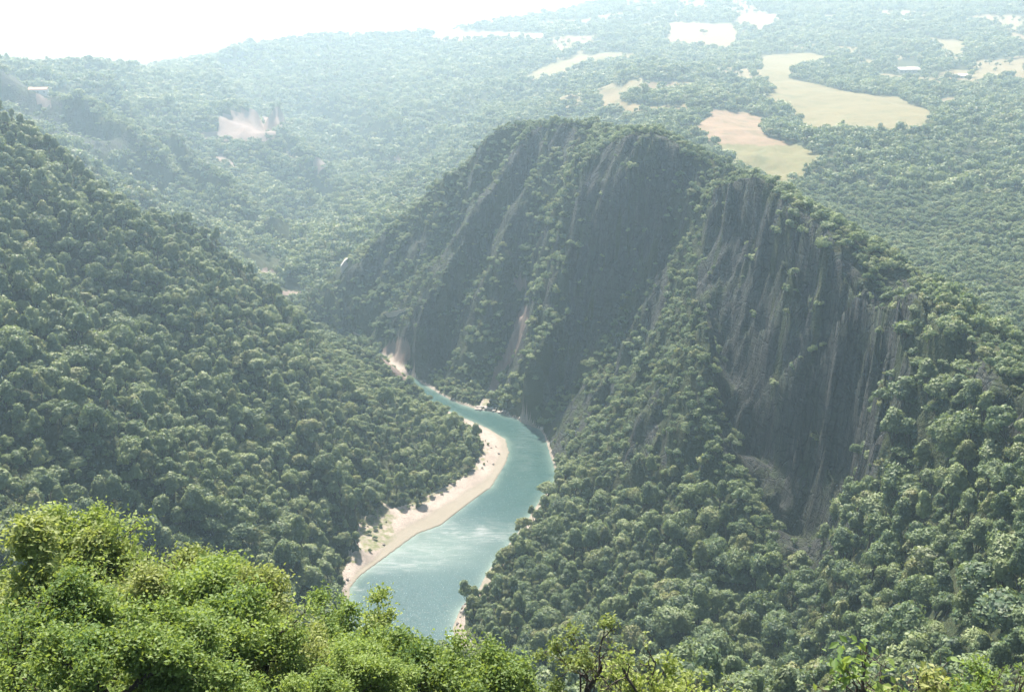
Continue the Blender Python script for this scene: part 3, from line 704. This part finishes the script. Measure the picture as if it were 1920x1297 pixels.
def trunk_mesh(seed, rad, base, hgt):
    r_ = np.random.default_rng(seed); top = np.array([r_.normal()*0.3, r_.normal()*0.3, base+hgt*0.55])
    parts = [tube([(0, 0, -1.5), (0.05, 0.1, base*0.5), tuple(top*np.array([0.5, 0.5, 0.7])), tuple(top)], [0.3, 0.24, 0.16, 0.05])]
    for k in range(5):
        a = k*1.3+r_.random(); z0 = base*0.6+k*hgt*0.06; e = np.array([math.cos(a)*rad*0.6, math.sin(a)*rad*0.6, base+hgt*(0.3+0.3*r_.random())])
        parts.append(tube([(0, 0, z0), tuple(e*np.array([0.5, 0.5, 0.65])+np.array([0, 0, 0.3])), tuple(e)], [0.13, 0.09, 0.03], 5))
    return join_parts(parts)
def tree_meshes(name, seed, rad, hgt, base, nl, nq, qs, shape='round', leaf=None):
    leaf = leaf or M_LEAF
    V, F4, F3, N, LV = crown(seed, rad, hgt, base, nl, nq, qs, shape=shape)
    cme = mesh_np(name+'_crown', V, [F4, F3], [leaf], normals=N, smooth=True); attr(cme, 'lv', LV)
    tv, tf = trunk_mesh(seed, rad, base, hgt); tme = mesh_np(name+'_trunk', tv, tf, [M_BARK], smooth=True)
    nc = len(V); N2 = np.concatenate([N, (tv-np.array([0, 0, 0]))*np.array([1, 1, 0])+1e-3])
    jme = mesh_np(name, np.concatenate([V, tv]), [F4, F3, tf+nc], [leaf, M_BARK], midx=np.concatenate([np.zeros(len(F4)+len(F3)), np.ones(len(tf))]), smooth=True, normals=N2/np.linalg.norm(N2, axis=1)[:, None])
    attr(jme, 'lv', np.concatenate([LV, np.zeros(len(tv))]))
    return cme, tme, jme
NEARV = []
for k, (rad, hgt, base, nl, shp) in enumerate([(4.0,9.0,2.5,20,'round'),(3.4,10.5,3.0,20,'cone'),(4.8,8.5,2.5,24,'round'),(3.2,11.0,2.5,20,'cone'),(4.0,7.5,2.0,16,'round'),(4.4,10.5,3.0,24,'cone'),(2.9,9.5,2.5,15,'cone')]):
    NEARV.append(tree_meshes('broadleaf_tree_%s' % 'abcdefg'[k], 11+k*7, rad, hgt, base, nl, 190, 0.34, shp))
FARV = [tree_meshes('small_tree_%s' % 'abcd'[k], 91+k*5, rad, hgt, 1.5, nl, 34, 0.85, 'round') for k, (rad, hgt, nl) in enumerate([(5.0,7.5,8),(4.6,8.5,9),(5.6,7.0,9),(4.2,7.5,6)])]
SCRV = [tree_meshes('scrub_tree_%s' % 'abc'[k], 191+k*5, rad, hgt, 0.8, nl, 70, 0.5, 'round', M_SCRUB) for k, (rad, hgt, nl) in enumerate([(5.0,7.0,10),(4.4,7.5,9),(5.6,6.5,12)])]

def scatter(name, P, SC, ROT, VAR, variants, lab):
    """one stuff object: points with a geometry-node tree that draws a wood on them"""
    me = bpy.data.meshes.new(name); me.vertices.add(len(P)); me.vertices.foreach_set('co', np.asarray(P, np.float32).ravel())
    a = me.attributes.new('sc', 'FLOAT_VECTOR', 'POINT'); a.data.foreach_set('vector', np.asarray(SC, np.float32).ravel())
    a = me.attributes.new('rot', 'FLOAT_VECTOR', 'POINT'); a.data.foreach_set('vector', np.asarray(ROT, np.float32).ravel())
    a = me.attributes.new('var', 'INT', 'POINT'); a.data.foreach_set('value', np.asarray(VAR, np.int32))
    o = link(bpy.data.objects.new(name, me)); tag(o, lab, 'wood', kind='stuff')
    g = bpy.data.node_groups.new(name, 'GeometryNodeTree')
    g.interface.new_socket('Geometry', in_out='INPUT', socket_type='NodeSocketGeometry'); g.interface.new_socket('Geometry', in_out='OUTPUT', socket_type='NodeSocketGeometry')
    gi = g.nodes.new('NodeGroupInput'); go = g.nodes.new('NodeGroupOutput'); L = g.links.new
    def named(nm, ty):
        n = g.nodes.new('GeometryNodeInputNamedAttribute'); n.data_type = ty; n.inputs[0].default_value = nm
        return n.outputs[0]
    jn = g.nodes.new('GeometryNodeJoinGeometry')
    for k, v in enumerate(variants):
        ob = bpy.data.objects.new(v.name+'_source', v)
        oi = g.nodes.new('GeometryNodeObjectInfo'); oi.inputs['Object'].default_value = ob; oi.inputs['As Instance'].default_value = True
        cmpn = g.nodes.new('FunctionNodeCompare'); cmpn.data_type = 'INT'; cmpn.operation = 'EQUAL'; cmpn.inputs[3].default_value = k; L(named('var', 'INT'), cmpn.inputs[2])
        ip = g.nodes.new('GeometryNodeInstanceOnPoints'); L(gi.outputs[0], ip.inputs['Points']); L(cmpn.outputs[0], ip.inputs['Selection']); L(oi.outputs['Geometry'], ip.inputs['Instance'])
        e2r = g.nodes.new('FunctionNodeEulerToRotation'); L(named('rot', 'FLOAT_VECTOR'), e2r.inputs[0]); L(e2r.outputs[0], ip.inputs['Rotation']); L(named('sc', 'FLOAT_VECTOR'), ip.inputs['Scale'])
        L(ip.outputs[0], jn.inputs[0])
    L(jn.outputs[0], go.inputs[0])
    m = o.modifiers.new('wood', 'NODES'); m.node_group = g
    return o

# ---------------------------------------------------------------- where the trees stand
LRG = T['lr']; AZG = T['az']
def gridsample(F, x, y):
    a = np.arctan2(x, y); r = np.hypot(x, y)
    fi = np.clip((a-AZ0)/(AZ1-AZ0)*(na-1), 0, na-1.001); fj = np.clip(np.interp(np.log(r), LRG, np.arange(nr)), 0, nr-1.001)
    i = fi.astype(int); j = fj.astype(int); u = fi-i; v = fj-j
    return (F[i, j]*(1-u)+F[i+1, j]*u)*(1-v)+(F[i, j+1]*(1-u)+F[i+1, j+1]*u)*v
CLSV = np.zeros(Z.shape); CLSV[ROCK > 0] = 2; CLSV[MEA > 0] = 1; CLSV[GRA > 0] = 3
cmprev = np.concatenate([np.full((na, 1), -9.0), T['cm'][:, :-1]], 1)
def candidates(r0, r1, d, seed):
    r_ = np.random.default_rng(seed)
    xm = r1*math.sin(math.radians(37))
    gx = np.arange(-xm, xm, d); gy = np.arange(r0*0.7, r1, d*0.9)
    x, y = np.meshgrid(gx, gy); x = x+((np.arange(len(gy)) % 2)[:, None])*d*0.5
    x = (x+r_.uniform(-0.36, 0.36, x.shape)*d).ravel(); y = (y+r_.uniform(-0.36, 0.36, y.shape)*d).ravel()
    r = np.hypot(x, y); a = np.degrees(np.arctan2(x, y)); k = (r > r0) & (r < r1) & (np.abs(a) < 36)
    x, y, r = x[k], y[k], r[k]
    z = gridsample(Z, x, y); cl = np.zeros(len(x))
    rock = gridsample(ROCK, x, y); mea = gridsample(MEA, x, y); gra = gridsample(GRA, x, y)
    cmx = gridsample(cmprev, x, y)
    vis = (z+11)/r > cmx-0.02
    return x, y, z, r, rock, mea, gra, vis, r_
def mzone(x, y, z, r):
    px, py = project(np.arctan2(x, y), (z+4)/r)
    return (r < 900) & (px > 600) & (py < np.interp(px, [600, 1000, 1100, 1340, 1450, 1700, 1920], [700, 860, 880, 900, 1130, 700, 720]))
def forest(r0, r1, d, seed, nvar, smin, smax, zone=None, rockp=0.08):
    x, y, z, r, rock, mea, gra, vis, r_ = candidates(r0, r1, d, seed)
    ok = vis & ((mea < 0.4+0.2*fbm(x/14, y/14, 730, 2)) | (r_.random(len(x)) < 0.001)) & (((gra < 0.3) & (z > -248.5)) | ((x > -25) & (r > 400) & (r < 560) & (z > -249.65) & (gra < 0.95)))
    if zone is not None: ok &= (mzone(x, y, z, r) == zone)
    bare = fbm(x/45, y/45, 700, 3)
    for bx, by, br_, rr_ in CLEAR:
        pxx, pyy = project(np.arctan2(x, y), (z+4)/r); ok &= ~((np.hypot(pxx-bx, pyy-by) < br_) & (np.abs(r-rr_) < rr_*0.09))
    u = r_.random(len(x))
    onrock = rock > 0.35
    ok &= np.where(onrock, u < 0.6*rockp+3.5*rockp*(bare > 0.35), u < np.where(r > 900, 0.90-0.25*(bare > 0.55), 0.97))
    clear = fbm(x/120, y/160, 720, 3)
    pl = (r > 1350)
    ok &= ~(pl & (clear > np.where(np.degrees(np.arctan2(x, y)) > 2, 0.50, 9.0)) & (u > 0.12))
    x, y, z, r, onrock, u = x[ok], y[ok], z[ok], r[ok], onrock[ok], u[ok]
    s = smin+(smax-smin)*r_.random(len(x))**1.6
    big = fbm(x/70, y/70, 710, 2); s = s*(1+0.18*big)
    s = np.where(onrock, s*(0.42 if zone is None or zone == 0 else 0.75), s)
    sc3 = np.stack([s*r_.uniform(0.8, 1.2, len(x)), s*r_.uniform(0.8, 1.2, len(x)), s*r_.uniform(0.75, 1.3, len(x))], -1)
    rot = np.stack([r_.normal(0, 0.1, len(x)), r_.normal(0, 0.1, len(x)), r_.uniform(0, 6.283, len(x))], -1)
    var = r_.integers(0, nvar, len(x))
    return np.stack([x, y, z-0.4], -1), sc3, rot, var, r
P1, S1, R1, V1, r1 = forest(165, 520, 5.5, 51, len(NEARV), 0.5, 1.4, False, 0.03)
P2, S2, R2, V2, r2 = forest(520, 900, 5.3, 52, len(NEARV), 0.42, 1.15, False, 0.05)
PM, SM, RM, VM, rM = forest(300, 900, 3.7, 57, len(SCRV), 0.3, 0.8, True, 0.03)
P3, S3, R3, V3, r3 = forest(900, 1700, 7.2, 53, len(FARV), 0.5, 1.45)
P4, S4, R4, V4, r4 = forest(1700, 3250, 10.5, 54, len(FARV), 0.6, 1.9)
PN = np.concatenate([P1, P2]); SN = np.concatenate([S1, S2]); RN = np.concatenate([R1, R2]); VN = np.concatenate([V1, V2]); rn = np.concatenate([r1, r2])
# understory shrubs fill the gaps near the camera
P5, S5, R5, V5, r5 = forest(165, 900, 6.2, 55, len(FARV), 0.3, 0.5, False)

# the 285 trees that show largest become objects
azn = np.arctan2(PN[:, 0], PN[:, 1]); ten = (PN[:, 2]+7*SN[:, 2])/rn; pxn, pyn = project(azn, ten)
topte = (PN[:, 2]+9*SN[:, 2])/rn; hid_ = gridsample(cmprev, PN[:, 0], PN[:, 1]) > topte
inview = (pxn > 10) & (pxn < 1910) & (pyn < 1285) & (pyn > 0) & ~hid_ & ~((pxn < 560) & (pyn > 980)) & ~((pxn < 900) & (pyn > 1180)) & ~((pxn < 250) & (pyn > 860))
score = np.where(inview, SN[:, 0]/rn, 0); order = np.argsort(-score)[:285]
single = np.zeros(len(PN), bool); single[order] = True
scatter('forest', PN[~single], SN[~single], RN[~single], VN[~single], [v[2] for v in NEARV], 'dense green broadleaf wood on both sides of the gorge')
scatter('distant_forest', np.concatenate([P3, P4]), np.concatenate([S3, S4]), np.concatenate([R3, R4]), np.concatenate([V3, V4]), [v[2] for v in FARV], 'hazy blue-green woods on the far hills and plateau')
scatter('mountain_wood', PM, SM, RM, VM, [v[2] for v in SCRV], 'light green low trees and scrub on the ribs and crest of the mountain')
def bank_shrubs():
    x, y, z, r, rock, mea, gra, vis, r_ = candidates(330, 660, 3.0, 58)
    e = fbm(x/13, y/13, 750, 3)
    ok = vis & (gra > 0.3) & (z > -248.4) & (x < 40) & (r_.random(len(x)) < 0.10+0.75*(e > 0.12)*(z > -247.9)); n = ok.sum()
    s = r_.uniform(0.1, 0.34, n); return np.stack([x[ok], y[ok], z[ok]-0.2], -1), np.stack([s, s, s*1.1], -1), np.stack([s*0, s*0, r_.uniform(0, 6.28, n)], -1), r_.integers(0, 3, n)
PB, SB, RB, VB = bank_shrubs(); scatter('bank_shrubs', PB, SB, RB, VB, [v[2] for v in SCRV], 'low green scrub along the inner edge of the gravel bank')
scatter('undergrowth', P5, S5, R5, V5, [v[2] for v in FARV], 'low shrubs between the trees')
def place_label(px, py):
    if px > 1600 and py < 800: return 'right of the cliff top', 'trees on the shoulder right of the cliff'
    if px > 1640 and py < 1020: return 'beside the cliff foot at right', 'trees on the right hillside'
    if px > 1640: return 'low in the bottom right corner', 'trees low in the right corner'
    if px > 1440: return 'in the hollow below the cliff', 'trees in the hollow below the cliff'
    if px > 1180 and py > 1080: return 'on the slope below the spur', 'trees on the lower slope'
    if px > 1180: return 'on the spur left of the cliff', 'trees on the sunlit spur'
    if px > 840: return 'above the right river bank', 'trees above the right river bank'
    return 'on the steep left valley side', 'trees on the left valley side'
WORDS = ['rounded tree', 'tall oval tree', 'wide domed tree', 'narrow pointed tree', 'squat round tree', 'full-crowned tree', 'slender tree']
ORD = 'leftmost,second,third,fourth,fifth,sixth,seventh,eighth,ninth,tenth,eleventh,twelfth,thirteenth,fourteenth,fifteenth,sixteenth,seventeenth,eighteenth'.split(',')
NUM = 'one,two,three,four,five,six,seven,eight,nine,ten,eleven,twelve,thirteen,fourteen,fifteen,sixteen,seventeen,eighteen'.split(',')
LAB = {}
for i in order:
    cme, tme, _ = NEARV[VN[i]]
    o = bpy.data.objects.new('broadleaf_tree', None); o.empty_display_size = 1; link(o)
    o.location = PN[i].tolist(); o.scale = SN[i].tolist(); o.rotation_euler = RN[i].tolist()
    w, g = place_label(pxn[i], pyn[i]); size = 'big ' if SN[i, 0] > 1.12 else ('small ' if SN[i, 0] < 0.85 else '')
    tag(o, None, 'tree', g); LAB.setdefault(size+WORDS[VN[i]]+' '+w, []).append((pxn[i], o))
    c = link(bpy.data.objects.new('crown', cme), o); t_ = link(bpy.data.objects.new('trunk', tme), o)

for k, v in LAB.items():
    v.sort(key=lambda q: q[0])
    for n, (q, o) in enumerate(v):
        o['label'] = k if len(v) == 1 else k+(', leftmost of %s' % NUM[len(v)-1] if n == 0 else ', rightmost of %s' % NUM[len(v)-1] if n == len(v)-1 else ', %s from left of %s' % (ORD[n], NUM[len(v)-1])) if len(v) <= 18 else k
# ---------------------------------------------------------------- foreground trees
def fg_tree(name, seed, H, spread, leafmat, nleaf, lsize=0.052, wide=0.42):
    r_ = np.random.default_rng(seed); parts = []; tips = []
    def grow(p, d, ln, rad, lev):
        n = 4; pts = [p]; q = p.copy(); dd = d.copy()
        for k in range(n):
            dd = dd+r_.normal(size=3)*0.16+np.array([0, 0, 0.05]); dd /= np.linalg.norm(dd); q = q+dd*ln/n; pts.append(q.copy())
        rr = np.linspace(rad, rad*0.55, n+1); parts.append(tube(pts, rr, 7 if lev == 0 else 5 if lev < 3 else 3))
        if lev >= 3: tips.extend(pts[-2:] if lev == 3 else pts[1:])
        if lev < 4:
            for k in range([9, 5, 4, 3][lev]):
                f = (0.35+0.65*(k+r_.random())/[9, 5, 4, 3][lev]) if lev == 0 else r_.uniform(0.35, 1.0)
                b = pts[min(int(f*n), n-1)]; e = pts[min(int(f*n)+1, n)]; s = b+(e-b)*(f*n-int(f*n))
                ang = k*2.4+r_.random(); side = np.array([math.cos(ang), math.sin(ang), 0.0])
                nd = (dd*0.45+side*0.75*spread+np.array([0, 0, 0.55])+r_.normal(size=3)*0.2) if lev == 0 else (dd*0.6+r_.normal(size=3)*0.6+np.array([0, 0, 0.15]))
                nd /= np.linalg.norm(nd); l2 = ln*([wide*(1.3-f*0.75), 0.55, 0.55, 0.55][lev]); grow(s, nd, l2, rad*([0.4, 0.5, 0.5, 0.5][lev]), lev+1)
    grow(np.array([0, 0, -0.5]), np.array([0.0, 0, 1]), H*0.86, H*0.017, 0)
    tv, tf = join_parts(parts)
    tips = np.array(tips); n = nleaf
    wgt = np.clip(0.25+1.3*vnoise(tips[:, 0]*1.3+seed, tips[:, 1]*1.3+tips[:, 2]*1.7, seed+3), 0.05, 1); wgt /= wgt.sum()
    idx = r_.choice(len(tips), n, p=wgt); cl = tips[idx]+r_.normal(size=(n, 3))*np.array([0.17, 0.17, 0.12])*H/11.0
    nrm = r_.normal(size=(n, 3))*0.7+np.array([0, 0, 0.8]); nrm /= np.linalg.norm(nrm, axis=1)[:, None]
    t1 = np.cross(nrm, r_.normal(size=(n, 3))); t1 /= np.linalg.norm(t1, axis=1)[:, None]; t2 = np.cross(nrm, t1)
    s = (lsize*(0.6+0.8*r_.random(n)))[:, None]
    q = np.stack([cl-t1*s, cl-t2*s*0.55+nrm*s*0.12, cl+t1*s, cl+t2*s*0.55+nrm*s*0.12], 1).reshape(-1, 3)
    cme = mesh_np(name+'_crown', q, np.arange(n*4).reshape(n, 4), [leafmat], smooth=False)
    lvc = 0.5+0.5*vnoise(cl[:, 0]*0.9, cl[:, 1]*0.9+cl[:, 2]*0.7, seed); attr(cme, 'lv', np.repeat(np.clip(lvc*0.7+r_.random(n)**3*0.5-0.15, 0, 1), 4))
    tme = mesh_np(name+'_trunk', tv, tf, [M_BARK], smooth=True)
    return cme, tme, cl[::10]
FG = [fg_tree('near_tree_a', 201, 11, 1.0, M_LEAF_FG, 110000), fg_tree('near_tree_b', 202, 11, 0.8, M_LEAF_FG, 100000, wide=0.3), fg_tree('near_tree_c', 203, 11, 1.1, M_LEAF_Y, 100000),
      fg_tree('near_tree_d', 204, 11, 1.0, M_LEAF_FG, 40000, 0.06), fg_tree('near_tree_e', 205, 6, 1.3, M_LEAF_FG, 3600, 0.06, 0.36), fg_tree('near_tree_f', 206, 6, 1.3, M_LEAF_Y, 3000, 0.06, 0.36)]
def near_tree(px, py, r, k, s, label, rot, name='leafy_tree'):
    az, te = ray(px, py); az = float(az); te = float(te); cme, tme, cl = FG[k]
    o = bpy.data.objects.new(name, None); link(o)
    c, sn = math.cos(rot), math.sin(rot); P = np.stack([cl[:, 0]*c-cl[:, 1]*sn, cl[:, 0]*sn+cl[:, 1]*c, cl[:, 2]], -1)
    a = az; s = 1.0
    for it in range(4):           # size the tree so that its outline rises to the sight line, standing on the ground
        x, y = r*math.sin(a), r*math.cos(a); zg = float(gridsample(Z, np.array([x]), np.array([y]))[0])
        lo, hi = 0.05, 1.6
        for q in range(18):
            s = (lo+hi)/2; W_ = P*s+np.array([x, y, zg]); tt = W_[:, 2]/np.hypot(W_[:, 0], W_[:, 1]); v = np.quantile(tt, 0.990 if px < 900 else 0.998)
            if v > te: hi = s
            else: lo = s
        m = tt >= v; a += 0.7*(az-float(np.mean(np.arctan2(W_[m, 0], W_[m, 1]))))
    o.location = (x, y, zg); o.rotation_euler = (0, 0, rot); o.scale = (s, s, s)
    print('near tree', px, py, 'scale', round(s, 2))
    tag(o, label, 'tree' if name == 'leafy_tree' else 'sapling', 'trees close to the camera at the bottom left' if px < 900 else 'saplings close to the camera at the bottom right')
    link(bpy.data.objects.new('crown', cme), o); link(bpy.data.objects.new('trunk', tme), o)
for a in NEAR_TREES: near_tree(*a)

# ---------------------------------------------------------------- buildings, walls, boulders
M_WHITE = plain('pale_roof', (0.62, 0.60, 0.57), 0.5, 0.1, 0.3); M_WALL = plain('plaster_wall', (0.50, 0.46, 0.40), 0.9, 0.15, 0.5); M_TILE = plain('clay_tiles', (0.42, 0.25, 0.19), 0.8, 0.25, 2)
M_CONC = plain('concrete', (0.42, 0.41, 0.38), 0.85, 0.2, 0.6); M_GLASS = plain('dark_window', (0.03, 0.035, 0.04), 0.2, 0.1); M_STONE = plain('boulder_stone', (0.20, 0.185, 0.17), 0.9, 0.35, 1.2); M_PALE = plain('pale_stone', (0.42, 0.38, 0.34), 0.9, 0.25, 1.2)
def box(V, F, x0, x1, y0, y1, z0, z1):
    o = len(V); V += [(x, y, z) for x in (x0, x1) for y in (y0, y1) for z in (z0, z1)]; F += [[o+i for i in f] for f in ((0,1,3,2),(4,6,7,5),(0,4,5,1),(2,3,7,6),(0,2,6,4),(1,5,7,3))]
def ground(px, py, r):
    az, te = ray(px, py); x, y = r*math.sin(az), r*math.cos(az); return x, y, float(gridsample(Z, np.array([x]), np.array([y]))[0])
def house(px, py, r, L, W, H, roof, rmat, wmat, label, rot, cat, name):
    x, y, z = ground(px, py, r); o = link(bpy.data.objects.new(name, None)); o.location = (x, y, z); o.rotation_euler = (0, 0, rot); tag(o, label, cat)
    V = []; F = []; box(V, F, -L/2, L/2, -W/2, W/2, -4, H); k = len(V)
    V += [(-L/2, -W/2, H), (-L/2, W/2, H), (-L/2, 0, H+roof), (L/2, -W/2, H), (L/2, W/2, H), (L/2, 0, H+roof)]
    link(bpy.data.objects.new('wall', mesh_np('wall', V, [np.array(F), np.array([[k, k+1, k+2], [k+3, k+5, k+4]])], [wmat])), o)
    V = []; F = []; e = 0.6
    for s in (-1, 1):
        k = len(V); sl_ = roof/(W/2)
        V += [(-L/2-e, s*(W/2+e), H-e*sl_+0.05), (L/2+e, s*(W/2+e), H-e*sl_+0.05), (L/2+e, 0, H+roof+0.05), (-L/2-e, 0, H+roof+0.05)]; V += [(a, b_, c+0.25) for a, b_, c in V[k:k+4]]
        F += [[k, k+1, k+2, k+3], [k+4, k+7, k+6, k+5], [k, k+4, k+5, k+1], [k+1, k+5, k+6, k+2], [k+3, k+2, k+6, k+7], [k, k+3, k+7, k+4]]
    link(bpy.data.objects.new('roof', mesh_np('roof', V, np.array(F), [rmat])), o)
    n = max(2, int(L/6))
    for i in range(n):
        V = []; F = []; cx = -L/2+(i+0.5)*L/n; box(V, F, cx-0.6, cx+0.6, -W/2-0.06, -W/2+0.05, 1.0, 2.4)
        link(bpy.data.objects.new('window' if i else 'door', mesh_np('window', V, np.array(F), [M_GLASS])), o)
house(1703, 121, 1815, 34, 16, 5, 3.2, M_WHITE, M_WALL, 'long farm building with white roof above the big meadow', 0.1, 'farm building', 'farm_building')
house(1803, 133, 1720, 20, 10, 4, 2.2, M_WHITE, M_WALL, 'small shed with white roof right of the long farm building', -0.1, 'shed', 'farm_shed')
house(72, 168, 1462, 22, 9, 5, 2.5, M_TILE, M_WHITE, 'pale house with pinkish roof on the cliff edge at far left', 0.2, 'house', 'hillside_house')
def wall_strip(pts, h, th, name, label, mat, cap):
    o = link(bpy.data.objects.new(name, None)); P = [ground(*p) for p in pts]; o.location = P[0]; tag(o, label, 'wall')
    for nm, w, z0, z1, m in (('wall_face', th, -3.0, h, mat), ('coping', th+0.5, h+0.004, h+0.45, cap)):
        V = []; F = []
        for i, (x, y, z) in enumerate(P):
            dx, dy = (P[min(i+1, len(P)-1)][0]-P[max(i-1, 0)][0], P[min(i+1, len(P)-1)][1]-P[max(i-1, 0)][1]); l = math.hypot(dx, dy); nx, ny = -dy/l*w/2, dx/l*w/2
            x, y, z = x-P[0][0], y-P[0][1], z-P[0][2]
            V += [(x-nx, y-ny, z+z0), (x+nx, y+ny, z+z0), (x+nx, y+ny, z+z1), (x-nx, y-ny, z+z1)]
            if i: k = 4*(i-1); F += [[k+j, k+(j+1) % 4, k+4+(j+1) % 4, k+4+j] for j in range(4)]
        F += [[3, 2, 1, 0], [len(V)-4, len(V)-3, len(V)-2, len(V)-1]]
        link(bpy.data.objects.new(nm, mesh_np(nm, V, np.array(F), [m])), o)
wall_strip([(452, 497, 1130), (475, 492, 1135), (500, 488, 1140), (520, 486, 1145)], 5.0, 0.8, 'retaining_wall', 'grey retaining wall beside the road in the valley behind the left slope', M_CONC, M_PALE)
wall_strip([(660, 574, 832), (690, 577, 815), (720, 580, 802), (755, 580, 786), (792, 578, 760)], 1.1, 0.5, 'road_parapet', 'low pale parapet along the road ledge at the mountain foot', M_PALE, M_PALE)
wall_strip([(640, 512, 892), (646, 506, 893), (652, 500, 894)], 7.0, 1.6, 'concrete_buttress', 'small white concrete buttress at the left foot of the mountain', M_WHITE, M_WHITE)
def boulder(px, py, s, mat, label, grp, k):
    az, te = ray(px, py); r = -249.3/float(te); x, y = r*math.sin(az), r*math.cos(az); z = min(max(float(gridsample(Z, np.array([x]), np.array([y]))[0]), -250.1), -248.6)
    iv, jf = ico(); n = 1+0.28*vnoise(iv[:, 0]*1.7+k*3.1, iv[:, 1]*1.7+iv[:, 2]*2.3, k)
    V = iv*n[:, None]*s*np.array([1.2, 0.9, 0.7]); o = link(bpy.data.objects.new('boulder', mesh_np('boulder', V, jf, [mat]))); o.location = (x, y, z+s*0.2); o.rotation_euler = (0, 0, k*1.7); tag(o, label, 'boulder', grp)
rb = random.Random(4)
for k, (px, py) in enumerate([(905,822),(912,826),(921,842),(930,838),(900,842),(914,856),(893,872),(902,868),(885,885),(876,893),(925,870),(908,815),(880,800),(868,792),(842,776),(828,770),(935,850),(690,968),(668,1034),(664,1052),(655,1070),(651,1088),(662,1041),(720,1020)]):
    boulder(px, py, rb.uniform(0.5, 1.1), M_STONE, 'dark boulder lying on the pale gravel bank in the river bend', 'boulders on the gravel bank', k)
for k, (px, py) in enumerate([(870,1136),(868,1140),(874,1130),(866,1158),(872,1176),(858,1170),(866,1150)]):
    boulder(px, py, rb.uniform(0.8, 1.3), M_STONE, 'dark boulder on the narrow right shore below the wood', 'boulders on the right shore', 40+k)
for k in range(46):
    t_ = (k+rb.random())/46; px = 893+t_*124; py = np.interp(px, [860,895,933,970,1013,1022,1040], [757,767,772,783,803,819,880])-1.5+rb.uniform(-3, 1)
    boulder(px, py, rb.uniform(0.7, 1.9), M_PALE, 'pale angular rock at the water edge under the mountain', 'rocks at the mountain foot', 60+k)

# ---------------------------------------------------------------- haze: the valley air
hv = NT('haze'); pv = hv.n('ShaderNodeVolumePrincipled'); pv.inputs['Color'].default_value = (0.60, 0.845, 1.0, 1); pv.inputs['Absorption Color'].default_value = (1, 1, 1, 1); pv.inputs['Density'].default_value = HAZE; pv.inputs['Anisotropy'].default_value = 0.5
hv.l(pv.outputs[0], hv.out.inputs['Volume'])
x0, x1, y0, y1, z0, z1 = -5600, 5600, -300, 7700, -262, 215
HVt = np.array([(x, y, z) for x in (x0, x1) for y in (y0, y1) for z in (z0, z1)], float)
HF = np.array([[0, 1, 3, 2], [4, 6, 7, 5], [0, 4, 5, 1], [2, 3, 7, 6], [0, 2, 6, 4], [1, 5, 7, 3]])
hz = link(bpy.data.objects.new('haze', mesh_np('haze', HVt, HF, [hv.m]))); tag(hz, 'pale summer haze filling the valley', 'haze', kind='stuff')
print('trees near', len(PN), 'far', len(P3)+len(P4), 'shrubs', len(P5), 'farthest single', rn[order].max())
